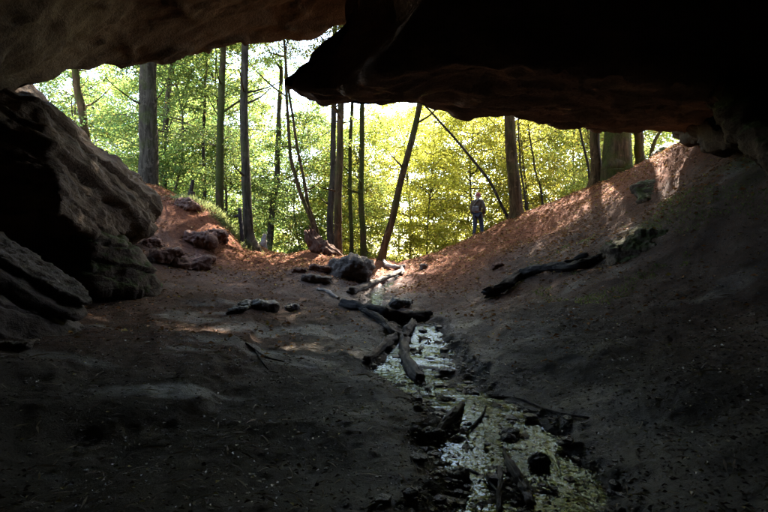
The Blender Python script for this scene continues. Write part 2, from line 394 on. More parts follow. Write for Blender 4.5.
# ------------------------------------------------------------------ ground sheet
def axis(segs):
    out = [segs[0][0]]
    for a, b, s in segs:
        n = max(1, int(round((b-a)/s))); out += list(np.linspace(a, b, n+1)[1:])
    return np.array(out)
gx = axis([(-900, -60, 60), (-60, -16, 2.5), (-16, -8, .25), (-8, -3.5, .075), (-3.5, 4, .034), (4, 9, .07), (9, 16, .25), (16, 60, 2.5), (60, 900, 60)])
gy = axis([(-60, -8, 4), (-8, 1.6, .3), (1.6, 7, .030), (7, 12, .05), (12, 21, .075), (21, 36, .4), (36, 90, 3), (90, 1500, 70)])
XX, YY = np.meshgrid(gx, gy); X = XX.ravel(); Y = YY.ravel(); Z = ground_z(X, Y)
me = mesh_np('ground', np.c_[X, Y, Z], grid_faces(len(gy), len(gx)), M['ground'])
pz = np.c_[X, Y, Z]
sdv = stream_d(X, Y)
red = sstep(10.5, 15.5, Y+.9*fbm(pz*.5, 3, 61)-.16*np.abs(X-1))
red = np.maximum(red, .55*sstep(1.2, 2.6, Z+.3*fbm(pz*.8, 3, 62))*sstep(7, 11, Y))
red = np.maximum(red, .42*sstep(-.6, -2.6, X)*sstep(4., 7, Y))
red = np.maximum(red, .9*sstep(2.2, 3.3, Z)*sstep(10, 12.5, Y))
red = np.maximum(red, .34*sstep(7, 11, Y))
red = np.maximum(red, .30*sstep(2.0, 4, X))
wet = (1-sstep(.0, 1.5, sdv+.3*fbm(pz*1.1, 3, 63)))*(1-.8*sstep(14, 17, Y))
wet = np.maximum(wet*.7, .9*sstep(.25, .7, fbm(pz*np.array([.9, 1.9, 1]), 3, 64))*(1-sstep(9, 13, Y)))
moss = sstep(3.0, 4.6, X)*sstep(5, 8, Y)*(1-sstep(10.5, 13, Y))*(.40+.3*fbm(pz*.7, 2, 66))
moss = np.maximum(moss, .9*np.exp(-(((X+5.4)/.55)**2+((Y-17)/1.0)**2)))
moss = np.maximum(moss, .25*(1-sstep(3, 9, Y)))
color_attr(me, 'zone', np.c_[red, wet, np.clip(moss, 0, 1)])
tag(link('ground', me), 'earth and leaf litter floor of the cave running out to the wood', 'ground', kind='structure')

# water sheet, lying in the bed
sv = np.linspace(1.4, 17.2, 420); su = np.linspace(-1.25, 1.25, 31)
cx = np.interp(sv, sy_, sx_); cw = np.interp(sv, sy_, sw_)+.10
WX = cx[:, None]+su[None]*cw[:, None]; WY = np.repeat(sv[:, None], 31, 1)
zc = base_z(cx, sv); WZ = np.repeat(zc[:, None], 31, 1)-.060
bz = base_z(WX.ravel(), WY.ravel()).reshape(WX.shape); WZ = np.minimum(WZ, bz-.056)+.006*fbm(np.c_[WX.ravel()*4, WY.ravel()*4, 0*WX.ravel()], 2, 81).reshape(WX.shape)
tag(link('stream', mesh_np('stream', np.c_[WX.ravel(), WY.ravel(), WZ.ravel()], grid_faces(420, 31), M['water'])),
    'shallow glinting stream running down the middle of the cave floor', 'stream', kind='structure')

# ------------------------------------------------------------------ rock shells: roof, hanging block, walls
def vert_normals(v, f):
    fn = np.cross(v[f[:, 2]]-v[f[:, 0]], v[f[:, 3 if f.shape[1] > 3 else 1]]-v[f[:, 1 if f.shape[1] > 3 else 0]])
    n = np.zeros_like(v)
    for k in range(f.shape[1]): np.add.at(n, f[:, k], fn)
    return n/(np.linalg.norm(n, axis=1)[:, None]+1e-12)

RL = [P(30, 97, 9.5), P(60, 82, 10), P(130, 67, 11), P(190, 57, 11.6), P(250, 47, 12), P(310, 37, 12.4), P(345, 30, 12.6)]
RP = RL+[P(0, 70, 8), P(100, 25, 9.3), P(200, 12, 10.3), P(0, 0, 7), P(300, 8, 11.6),
         (-16, 8, 3.6), (-9, 8, 4.0), (-9.5, 3, 3.8), (-6, 3, 5.2), (0, 4, 6.4), (0, -2, 5.2), (0, -9, 2.5), (-8, -8, 2.4), (8, -8, 2.6), (6, 3, 5.6), (9, 4, 4.6), (4, 9, 7.2), (4, 13, 7.4), (10, 9, 6.2), (10, 13, 6.5), (16, 13, 6), (-16, -9, 2.5), (16, -9, 3)]
roofz = tps(RP, 1e-3)
rx = axis([(-16, -8, .35), (-8, 2, .07), (2, 16, .25)])
lipx = [-16, -8.5]+[p[0] for p in RL]+[3, 8, 12, 16]; lipy = [8.4, 8.9]+[p[1] for p in RL]+[13, 13.6, 13, 12]
L = np.interp(rx, lipx, lipy); L = L+.12*fbm(np.c_[rx*1.1, rx*0, rx*0], 4, 91)
vv = np.r_[np.linspace(0, .62, 40)[:-1], np.linspace(.62, 1, 110)]
rows = []
for t in vv:
    yy = -9+(L+9)*t; rows.append(np.c_[rx, yy, roofz(rx, yy)+.06])
zl = rows[-1][:, 2]
for a in np.linspace(.1, 1, 14):
    rows.append(np.c_[rx, L+.35*math.sin(a*2.2)-.5*a*a, zl+.12*a+3.6*a**1.6])
rows.append(np.c_[rx, L*0-1, zl+6.5]); rows.append(np.c_[rx, L*0-9.5, zl+6])
V = np.vstack(rows); F = grid_faces(len(rows), len(rx))
n_ = vert_normals(V, F)
q = V@np.array(Matrix.Rotation(math.radians(9), 3, 'Z'))
strat = ridged(np.c_[q[:, 0]*.28, q[:, 1]*1.7, q[:, 2]*1.2], 3, 101)
V = V+n_*(-.09*np.exp(-(vn(np.c_[q[:, 0]*.35, q[:, 1]*2.2, q[:, 2]*2], 107)/.06)**2)+.05*strat+.10*fbm(V*.45, 3, 103)+.04*fbm(V*np.array([1.2, 4, 4]), 3, 105))[:, None]
tag(link('roof_slab', mesh_np('roof_slab', V, F[:, ::-1], M['roof'])), 'broad brown sandstone roof slab sloping over the left of the cave mouth', 'rock')

# hanging block: a swept cross-section, station by station along X
st = [  # X, near Y, near z, far Y, far z, shear of the end per metre of height
 (-1.44, 8.15, 4.20, 8.45, 4.23), (-1.34, 8.0, 4.17, 8.65, 4.20), (-1.12, 7.9, 4.12, 8.85, 4.17), (-.98, 7.8, 4.06, 8.9, 4.10), (-.6, 7.6, 3.98, 9.0, 4.10), (-.1, 6.9, 3.98, 9.1, 4.12),
 (.8, 6.65, 4.0, 9.3, 4.16), (1.8, 6.7, 4.02, 9.7, 4.18), (2.8, 7.1, 4.05, 10.1, 4.18), (3.8, 7.5, 4.08, 10.7, 4.28), (4.8, 7.8, 4.1, 11.4, 4.36), (6.0, 8.2, 4.15, 12.1, 4.50), (7.4, 8.6, 4.1, 12.8, 4.58), (9.2, 9, 4.0, 13.4, 4.7), (11.5, 9.4, 4., 13.6, 4.8)]
sta = np.array(st); bxs = axis([(-1.44, -.9, .035), (-.9, 5, .06), (5, 11.5, .13)])
S = np.stack([bxs]+[np.interp(bxs, sta[:, 0], sta[:, k]) for k in range(1, 5)], 1)
prof = []   # (u across the bottom 0..1, height above bottom)
for z in np.linspace(5.2, .25, 30): prof.append((-.10*0, z))
for a in np.linspace(0, 1, 6)[1:]: prof.append((.05*a, .25*(1-a)**2))
for u in np.linspace(.05, .96, 46)[1:]: prof.append((u, 0))
for a in np.linspace(0, 1, 6)[1:]: prof.append((.96+.04*a, .2*a*a))
for z in np.linspace(.2, 5.2, 16)[1:]: prof.append((1.0, z))
prof = np.array(prof)
yb = S[:, 1:2]+(S[:, 3:4]-S[:, 1:2])*prof[None, :, 0]-.12*np.clip(prof[None, :, 1]-.3, 0, 9)*(prof[None, :, 0] < .5)
zb = S[:, 2:3]+(S[:, 4:5]-S[:, 2:3])*prof[None, :, 0]+prof[None, :, 1]
shear = np.minimum(prof[None, :, 1], .95)*.98*(1-sstep(-1.5, 2.2, bxs))[:, None]
xb = S[:, 0:1]+shear
V = np.stack([xb, yb, zb], -1); nr, nc = V.shape[:2]
V = V.reshape(-1, 3); F = grid_faces(nr, nc)
# end cap of the nose: fold the first station to its own middle line
cap = V[:nc].copy(); mid = (cap[:, 1].min()+cap[:, 1].max())/2
rowsc = [np.c_[cap[:, 0]-.05*s, mid+(cap[:, 1]-mid)*(1-s), cap[:, 2]+(.12*s if 0 else 0)] for s in (.5, .8, 1.)]
V = np.vstack(rowsc[::-1]+[V]); F = grid_faces(nr+3, nc)
n_ = vert_normals(V, F)
q = V@np.array(Matrix.Rotation(math.radians(-7), 3, 'Z'))
strat = ridged(np.c_[q[:, 0]*.30, q[:, 1]*2.1, q[:, 2]*1.6], 3, 121)
V = V+n_*(-.07*np.exp(-(vn(np.c_[q[:, 0]*.4, q[:, 1]*2.6, q[:, 2]*2.4], 127)/.06)**2)+.045*strat+.12*fbm(V*.8, 4, 123)+.07*fbm(V*2.1, 3, 128)+.03*fbm(V*np.array([1.5, 5, 5]), 3, 125))[:, None]
tag(link('hanging_block', mesh_np('hanging_block', V, F, M['block'])), 'huge dark overhanging rock block with a pointed nose, right of the sky gap', 'rock')

# cave walls behind and beside the camera
path = catmull([(-9.6, 11.2), (-9.0, 9.6), (-8.6, 7), (-8.2, 3), (-7, -3), (-3, -7), (2, -7.6), (6.5, -4.5), (8.2, 0), (8.0, 4), (7.6, 7.5), (8.6, 10.5), (10, 13.2)], 14)
zz = np.linspace(-1.5, 8, 60)
V = np.stack([np.repeat(path[:, None, 0], 60, 1), np.repeat(path[:, None, 1], 60, 1), np.repeat(zz[None], len(path), 0)], -1).reshape(-1, 3)
F = grid_faces(len(path), 60); n_ = vert_normals(V, F)
V = V+n_*(.35*fbm(V*.5, 4, 131)+.12*ridged(V*np.array([.4, .4, 2]), 2, 133))[:, None]
o = tag(link('cave_wall', mesh_np('cave_wall', V, F, M['wall'])), 'dark rough rock walls closing the sides and back of the cave', 'cave wall', kind='structure')
sm = o.modifiers.new('thickness', 'SOLIDIFY'); sm.thickness = .8; sm.offset = 0

# ------------------------------------------------------------------ rocks from hulls
def hull_mesh(name, pts, mat, edge=.12, amp=.06, strata=None, sfreq=3., samp=.05, seed=0, smooth=2, crack=1.):
    bm = bmesh.new()
    for p in pts: bm.verts.new(p)
    r = bmesh.ops.convex_hull(bm, input=bm.verts[:])
    bmesh.ops.delete(bm, geom=list({g for g in r['geom_interior']+r['geom_unused'] if isinstance(g, bmesh.types.BMVert)}), context='VERTS')
    bmesh.ops.recalc_face_normals(bm, faces=bm.faces[:])
    me0 = bpy.data.meshes.new('hull'); bm.to_mesh(me0); bm.free()
    tmp = bpy.data.objects.new('hull', me0); COL.objects.link(tmp)
    rm = tmp.modifiers.new('remesh', 'REMESH'); rm.mode = 'VOXEL'; rm.voxel_size = edge
    if smooth: sm_ = tmp.modifiers.new('smooth', 'SMOOTH'); sm_.iterations = smooth; sm_.factor = .5
    bpy.context.view_layer.update()
    me = bpy.data.meshes.new_from_object(tmp.evaluated_get(bpy.context.evaluated_depsgraph_get())); me.name = name
    bpy.data.objects.remove(tmp); bpy.data.meshes.remove(me0); me.materials.clear()
    n = len(me.vertices); v = np.empty(n*3); me.vertices.foreach_get('co', v); v = v.reshape(-1, 3)
    nn = np.empty(n*3); me.vertices.foreach_get('normal', nn); nn = nn.reshape(-1, 3)
    sc = max(np.ptp(v, axis=0).max(), .05)
    d = amp*fbm(v*(2.2/sc)+seed*3.7, 4, seed)+amp*.45*ridged(v*(6/sc)+seed, 3, seed+5)+min(amp*.22, .03)*fbm(v*min(22/sc, 14)+seed, 3, seed+6)
    if strata is not None:
        s = np.array(strata, float); s /= np.linalg.norm(s)
        h = (v@s)*sfreq+.35*fbm(v*(1.5/sc)+seed, 2, seed+9)
        fr = h-np.floor(h); lay = hsh(np.floor(h).astype(np.int64), np.zeros(n, np.int64), np.zeros(n, np.int64), seed+3)
        lay2 = hsh(np.floor(h).astype(np.int64)+1, np.zeros(n, np.int64), np.zeros(n, np.int64), seed+3)
        d = d+samp*(lay+(lay2-lay)*sstep(.86, 1, fr))-samp*.7*np.exp(-((fr-.93)/.05)**2)
    q = v.copy()
    if strata is not None: q = q+np.outer(q@s, s)*1.8
    for f0, a0, w0 in ((2.6/sc, .5, .05), (6/sc, .3, .07), (13/sc, .15, .10)):
        d = d-crack*max(amp, samp)*a0*np.exp(-(vn(q*f0+seed*1.3, seed+31)/w0)**2)
    d = d+min(.014, sc*.02)*ridged(v*min(30/sc, 9)+seed, 3, seed+41)
    v = v+nn*d[:, None]
    me.vertices.foreach_set('co', v.ravel()); me.materials.append(mat)
    me.polygons.foreach_set('use_smooth', [True]*len(me.polygons)); me.update()
    return me
def rock(name, pts, mat, label, cat='rock', group=None, **kw):
    return tag(link(name, hull_mesh(name, pts, mat, **kw)), label, cat, group)

# the leaning cliff at the left of the mouth
CL = [P(24, 84, 9.6), P(36, 96, 9.6), P(46, 99, 9.9), (-8.6, 10.5, 5.6), P(52, 104, 10.2), P(80, 127, 11), P(112, 150, 11.6), P(134, 172, 12), P(153, 190, 12.2), P(157, 206, 12), P(151, 228, 11.6), P(128, 236, 10.6),
      P(45, 128, 8.8), P(47, 158, 8.4), P(60, 188, 8.2), P(62, 214, 8.2), P(95, 236, 9.3), (-8, 8.3, 4.3), (-8, 8.2, 2.0), (-8.5, 12.5, 4.6), (-7.6, 14, 2.6), (-6.3, 13.4, 2.2), (-7.5, 9, 1.6)]
rock('leaning_cliff', CL, M['cliff'], 'tall leaning rock cliff sloping down at the left side of the cave mouth', edge=.045, amp=.2, strata=(.12, .49, .87), sfreq=2.3, samp=.13, seed=3, smooth=2, crack=.7)
rock('undercut_rock', [P(88, 232, 9.2), P(112, 238, 9.6), P(128, 255, 10), P(150, 266, 10.2), P(159, 284, 10.1), P(150, 292, 9.8), P(96, 291, 9.0), P(70, 240, 9.2), P(80, 265, 9.2), (-7.4, 10, .6), (-7.4, 10.5, 1.8), (-5.2, 11.6, .6), (-6, 11.6, 1.9)],
     M['mossrock'], 'greenish layered rock under the leaning cliff, at the foot of the wall', edge=.04, amp=.10, strata=(.45, 0, .85), sfreq=4.5, samp=.11, seed=8, crack=.4)
rock('layered_rock', [P(-30, 246, 5.6), P(20, 258, 6.4), P(62, 285, 6.8), P(100, 308, 6.8), P(112, 318, 6.5), P(80, 340, 5.9), P(10, 352, 5.0), P(-60, 350, 4.6), (-6.4, 6.8, .2), (-6.4, 7.6, 1.7), (-3.9, 7.4, .2)],
     M['slab'], 'low dark rock with slanting thin layers in the lower left of the cave', edge=.035, amp=.08, strata=(.5, .05, .85), sfreq=6, samp=.10, seed=14, crack=.3)
LR = bpy.data.objects['layered_rock']; LR.data.transform(Matrix.Translation((-.15, .25, -.42)))
a_ = Vector((.84, -.05, -.52)).normalized(); b_ = Vector((.12, 1, .02)).normalized(); n3_ = a_.cross(b_); n3_ = n3_ if n3_.z > 0 else -n3_
O_ = Vector(P(101, 309, 6.75)); rl = random.Random(9)
for k in range(9):
    th = rl.uniform(.07, .14); tip = O_+n3_*(.02-.12*k)+a_*(rl.uniform(-.35, .15)-.03*k)-b_*(.17*k)
    fr_, bk = .28+rl.uniform(-.08, .1), .3; pl = []
    for dn in (0, -th):
        for da, db in ((0, -fr_*.35), (-.05, fr_*.5), (-.35, -fr_), (-1.3, -fr_-.12), (-2.9, -fr_-.15), (-2.9, bk), (-.5, bk)):
            pl.append(tip+a_*(da+rl.uniform(-.07, .07)+dn*.5)+b_*(db+rl.uniform(-.06, .06))+n3_*(dn+rl.uniform(-.012, .012)))
    link('layer', hull_mesh('layer', pl, M['slab'], edge=.03, amp=.03, strata=tuple(n3_), sfreq=16, samp=.014, seed=60+k, smooth=1, crack=.5), LR)
# mossy buttress and ledges on the right
rock('mossy_buttress', [P(693, 80, 8.5), P(716, 78, 8.0), P(740, 108, 7.6), P(790, 150, 7.0), P(800, 190, 6.8), P(760, 150, 7.6), P(735, 128, 8.0), P(700, 100, 8.6), (6.0, 9, 4.6), (7.2, 8, 2.2), (7.2, 8.5, 4.6), (6.8, 7.0, 2.0)],
     M['mossface'], 'moss covered rock buttress coming down from the roof at the right edge', edge=.05, amp=.13, strata=(.5, 0, .6), sfreq=3, samp=.08, seed=21)
rock('jammed_rock', [P(668, 118, 12.6), P(690, 122, 11), P(705, 120, 10), P(735, 140, 9.6), P(720, 152, 9.8), P(690, 146, 11.6), P(682, 138, 12.6), (8.6, 12.8, 4.4), (8, 10, 3.9), (8, 11, 5)],
     M['darkrock'], 'dark rock wedged between the overhang and the right slope', edge=.09, amp=.12, strata=(0, .1, 1), sfreq=3, samp=.05, seed=23)

def ledge(pxs, name, label, seed, mat='mossrock', **kw):
    return rock(name, pxs, M[mat], label, seed=seed, **kw)
ledge([P(610, 242, 9.9), P(640, 232, 9.7), P(684, 236, 9.1), P(690, 246, 8.9), P(676, 262, 8.8), P(640, 266, 9.0), P(614, 262, 9.4), (4.4, 10.6, 1.5), (5.6, 10.2, 1.7), (5.6, 9.8, 1.0), (4.4, 10.6, 1.0)],
      'mossy_ledge', 'mossy rock ledge crossing the middle of the right slope', 31, crack=.5, edge=.035, amp=.06, strata=(.1, 0, 1), sfreq=5, samp=.05)
ledge([P(632, 187, 12.8), P(652, 179, 13.0), P(692, 178, 12.2), P(735, 190, 11.2), P(700, 201, 11.3), P(640, 199, 12.2), (7.5, 13.6, 3.0), (8.8, 12.8, 3.4), (7, 13.8, 2.4)],
      'mossy_mound', 'low mossy rock mound high on the right slope under the overhang', 33, crack=.3, edge=.04, amp=.06, strata=(.2, 0, 1), sfreq=5, samp=.05)
ledge([P(654, 152, 15.4), P(666, 143, 15.6), P(684, 140, 15.4), P(690, 150, 15), P(672, 158, 15), (8.4, 16.4, 4.2), (9.4, 16.2, 4.4)],
      'mossy_boulder', 'small mossy boulder at the top of the right ridge', 35, edge=.06, amp=.07)

def stone(px, py, w_, h_, d_, mat, label, seed, name='stone', rz=None, group=None, sink=.36, edge=None, boxy=.4, strata=None):
    c = pick(px, py); r = random.Random(seed); pts = []
    for k in range(15):
        v = Vector((r.uniform(-1, 1), r.uniform(-1, 1), r.uniform(-1, 1)))
        v = v.normalized()*(1-boxy)+Vector((math.copysign(1, v.x), math.copysign(1, v.y), math.copysign(1, v.z)))*boxy*.62
        pts.append((v.x*w_/2, v.y*d_/2, v.z*h_/2))
    me = hull_mesh(name, pts, mat, edge=edge or max(w_, d_)*.028, amp=min(w_, h_, d_)*.14, seed=seed, smooth=1, crack=.5, strata=strata or (.15, .1, 1), sfreq=4/max(h_, .1), samp=h_*.07)
    o = link(name, me, loc=(c[0], c[1], gz(c[0], c[1])+h_*(.5-sink)), rot=(0, 0, r.uniform(0, 6.3) if rz is None else rz))
    return tag(o, label, 'stone', group)
stone(347, 279, 1.55, .85, 1.0, M['stone'], 'large rounded brown stone beside the head of the stream', 41, 'boulder', .05, sink=.2, strata=(.3, 0, 1))
stone(318, 281, .95, .30, .6, M['stone'], 'flat dark stone left of the large brown stone', 42, 'flat_stone', .1)
stone(166, 262, 1.15, .62, .9, M['redrock'], 'dark red rock at the foot of the red bank, nearest the cliff', 43, 'red_rock', .3)
stone(186, 266, 1.6, .60, .9, M['redrock'], 'low wide red rock at the foot of the earth bank', 44, 'red_rock', -.25, strata=(-.3, 0, 1))
stone(204, 262, .7, .34, .5, M['redrock'], 'small red rock at the right end of the bank foot', 45, 'red_rock', .2)
stone(202, 243, 1.05, .62, .8, M['redrock'], 'red rock lying halfway up the sunlit bank', 46, 'red_rock', -.3)
stone(215, 240, 1.0, .5, .8, M['redrock'], 'rounded red rock at the right end of the sunlit bank', 47, 'red_rock', .1)
stone(186, 207, 1.1, .5, .7, M['redrock'], 'dark rock on the top edge of the red bank', 48, 'red_rock', -.1)
stone(152, 245, .55, .3, .5, M['redrock'], 'small rock tucked beside the cliff foot', 49, 'red_rock', .4)
stone(258, 309, .85, .24, .5, M['wetstone'], 'dark flat stone on the left floor, the largest there', 50, 'flat_stone', .25)
stone(238, 312, .5, .2, .4, M['wetstone'], 'dark stone just left of the largest flat floor stone', 51, 'flat_stone', .1)
stone(292, 309, .34, .16, .3, M['wetstone'], 'small dark stone on the floor near the log across the stream', 52, 'flat_stone', .1)
stone(300, 272, .5, .22, .4, M['redrock'], 'small red stone on the sunlit floor by the flat dark stone', 53, 'red_rock', .1)
stone(320, 270, .75, .25, .4, M['redrock'], 'red stone behind the large brown stone', 54, 'red_rock', -.1)
stone(401, 306, .62, .26, .4, M['wetstone'], 'dark wet stone behind the log across the stream', 55, 'wet_stone', -.05)
stone(541, 470, .19, .14, .16, M['wetstone'], 'dark wet stone in the stream nearest the camera', 56, 'wet_stone', .2, sink=.1)
stone(537, 484, .15, .09, .13, M['wetstone'], 'flat wet stone just in front of the dark stream stone', 57, 'wet_stone', .1)
stone(455, 478, .24, .11, .18, M['wetstone'], 'low dark stone at the left bank of the near stream', 58, 'wet_stone', .3)
stone(432, 436, .22, .1, .16, M['wetstone'], 'dark stone on the left waterline behind the short stick', 59, 'wet_stone', .1)
stone(470, 395, .26, .1, .2, M['wetstone'], 'dark stone on the right waterline beside the stream bend', 60, 'wet_stone', .1)
stone(516, 428, .2, .1, .16, M['wetstone'], 'dark stone at the right waterline under the thin bent twig', 61, 'wet_stone', .1)
stone(497, 268, .45, .22, .35, M['redrock'], 'reddish stone on the slope below the person', 62, 'red_rock', .1)
stone(424, 268, .4, .22, .3, M['stone'], 'stone on the slope beside the pale forked stick', 63, 'flat_stone', .1)
stone(20, 348, .5, .14, .35, M['stone'], 'pale flat stone on the dark floor in the lower left', 64, 'flat_stone', .1)

# ------------------------------------------------------------------ logs and sticks
def limb_obj(name, chains, mat, label=None, cat=None, parent=None, n=26, sub=14, seed=0, rough=.26):
    parts = [tube(p, r, n, sub, rough, seed+k, 3, log=True) for k, (p, r) in enumerate(chains)]
    v, f = joinv(parts); o = link(name, mesh_py(name, v, f, mat), parent)
    return tag(o, label, cat) if label else o
def on(pl, r, up=.6):             # pixel list -> points resting on the ground
    return [pick(a, b)+np.array([0, 0, rr*up]) for (a, b), rr in zip(pl, r)]

def two_part_log(name, label, main, mr, branches, mat, seed, up=.6, cat='log', bname='branch'):
    pm = on(main, mr, up) if not isinstance(main[0], np.ndarray) else main
    o = empty(name, tuple(pm[0])); inv = -np.array(pm[0])
    limb_obj('trunk', [([p+inv for p in pm], mr)], mat, parent=o, seed=seed)
    for k, (bl, br) in enumerate(branches):
        pb = on(bl, br, up) if not isinstance(bl[0], np.ndarray) else bl
        limb_obj(bname, [([p+inv for p in pb], br)], mat, parent=o, seed=seed+k+7)
    return tag(o, label, cat)
two_part_log('forked_log', 'grey forked driftwood log lying along the stream', [(374, 316), (389, 332), (403, 343), (404, 358), (411, 372), (419, 384)], [.045, .07, .09, .078, .085, .075],
             [([(399, 340), (387, 345), (377, 354), (367, 363)], [.08, .07, .06, .055]), ([(404, 341), (409, 333), (413, 326)], [.09, .085, .08])], M['loggrey'], 200, .75)
two_part_log('crossing_log', 'dark log lying across the stream behind the forked one', [(343, 306), (366, 312), (385, 317), (405, 321), (427, 318)], [.085, .105, .105, .10, .085],
             [([(366, 314), (380, 322), (388, 330)], [.07, .06, .05])], M['logdark'], 220, .75)
two_part_log('narrow_log', 'straight grey log slanting up the stream head', [(351, 294), (368, 287), (385, 280), (402, 273)], [.085, .085, .075, .06], [], M['logbrown'], 230, .8)
two_part_log('dark_branch', 'long dark forked branch lying on the right slope', [(489, 299), (505, 292), (521, 281), (540, 275), (562, 271), (586, 262)], [.12, .11, .115, .105, .10, .07],
             [([(556, 273), (574, 272), (588, 267), (599, 262)], [.09, .09, .085, .07])], M['logdark'], 240, 1.3)
two_part_log('forked_stick', 'small pale forked stick at the far head of the stream', [(384, 263), (388, 268), (396, 270), (404, 268)], [.05, .06, .06, .05],
             [([(401, 269), (403, 273), (402, 276)], [.05, .045, .04])], M['logpale'], 250, 1.4, 'stick')
two_part_log('pale_stick', 'pale stick half buried left of the stream head', [(318, 290), (328, 293), (338, 299)], [.035, .05, .035], [], M['logpale'], 255, .5, 'stick')
two_part_log('short_stick', 'short thick stick on the left side of the near stream', [(438, 440), (446, 430), (455, 419), (463, 408)], [.03, .038, .038, .03], [], M['loggrey'], 260, 1.6, 'stick')
two_part_log('long_stick', 'long bent stick in the stream at the bottom of the view', [(505, 450), (507, 466), (514, 480), (523, 495), (531, 514)], [.018, .028, .032, .03, .03], [], M['loggrey'], 265, 2.2, 'stick')
two_part_log('side_stick', 'thin dark stick beside the long bent stick', [(500, 474), (501, 490), (499, 505), (500, 520)], [.014, .018, .018, .015], [], M['loggrey'], 268, 3.2, 'stick')
two_part_log('curved_twig', 'curved twig right of the dark stone in the near stream', [(546, 454), (554, 463), (560, 476), (562, 490), (556, 490)], [.011, .016, .016, .016, .012], [], M['loggrey'], 270, 3, 'stick')
two_part_log('bent_twig', 'thin bent twig on the right bank of the stream', [(462, 400), (500, 398), (525, 402), (550, 412), (588, 419)], [.008, .011, .013, .012, .01], [], M['loggrey'], 275, 1.0, 'stick')
two_part_log('slim_twig', 'slim twig across the stream left of the long bent stick', [(462, 470), (474, 478), (487, 486), (497, 496)], [.006, .009, .009, .007], [], M['loggrey'], 280, 5, 'stick')
two_part_log('crooked_twig', 'crooked dark twig in the stream right of the short stick', [(466, 436), (475, 430), (483, 420), (486, 410)], [.008, .012, .012, .008], [], M['logdark'], 283, 4.5, 'stick')
two_part_log('bank_root', 'thin root creeping over the edge of the left bank', [(246, 344), (256, 352), (266, 358), (284, 362)], [.012, .016, .014, .009], [([(256, 352), (262, 362), (268, 370)], [.012, .010, .006])], M['logdark'], 286, .8, 'root')

# ------------------------------------------------------------------ leaf meshes
def leaves(name, pos, d, nrm, size, col, mats, extra=None, wide=.58):
    n = len(pos); d = d/(np.linalg.norm(d, axis=1)[:, None]+1e-9)
    s = np.cross(nrm, d); s /= np.linalg.norm(s, axis=1)[:, None]+1e-9; u = np.cross(d, s)
    L_ = size[:, None]; W_ = L_*wide*.5
    v = np.stack([pos, pos+d*L_*.48+s*W_+u*W_*.35, pos+d*L_-u*L_*.10, pos+d*L_*.48-s*W_+u*W_*.35], 1).reshape(-1, 3)
    f = np.arange(n*4).reshape(-1, 4); c = np.repeat(col, 4, 0); mi = np.zeros(n, int)
    if extra is not None:
        ev, ef = extra; f = np.vstack([f, np.asarray(ef)+len(v)]); v = np.vstack([v, ev]); c = np.vstack([c, np.full((len(ev), 3), .1)]); mi = np.r_[mi, np.ones(len(ef), int)]
    me = mesh_np(name, v, f, mats, False, mi); color_attr(me, 'col', c)
    return me

def palette(rs, n, kind):
    t = rs.rand(n)[:, None]; j = (.75+.5*rs.rand(n))[:, None]
    g = np.array([.060, .115, .014]); y = np.array([.19, .185, .014]); o = np.array([.26, .15, .018])
    k = {'green': .16, 'mid': .45, 'yellow': .80}[kind]
    if kind == 'yellow': y = np.array([.225, .205, .012])
    if kind == 'green': g = np.array([.045, .105, .016])
    c = g+(y-g)*np.clip(t*.7+k-.25, 0, 1.15)
    m = rs.rand(n) < {'green': .012, 'mid': .03, 'yellow': .05}[kind]
    c[m] = o*(.7+.6*rs.rand(m.sum()))[:, None]
    return c*j

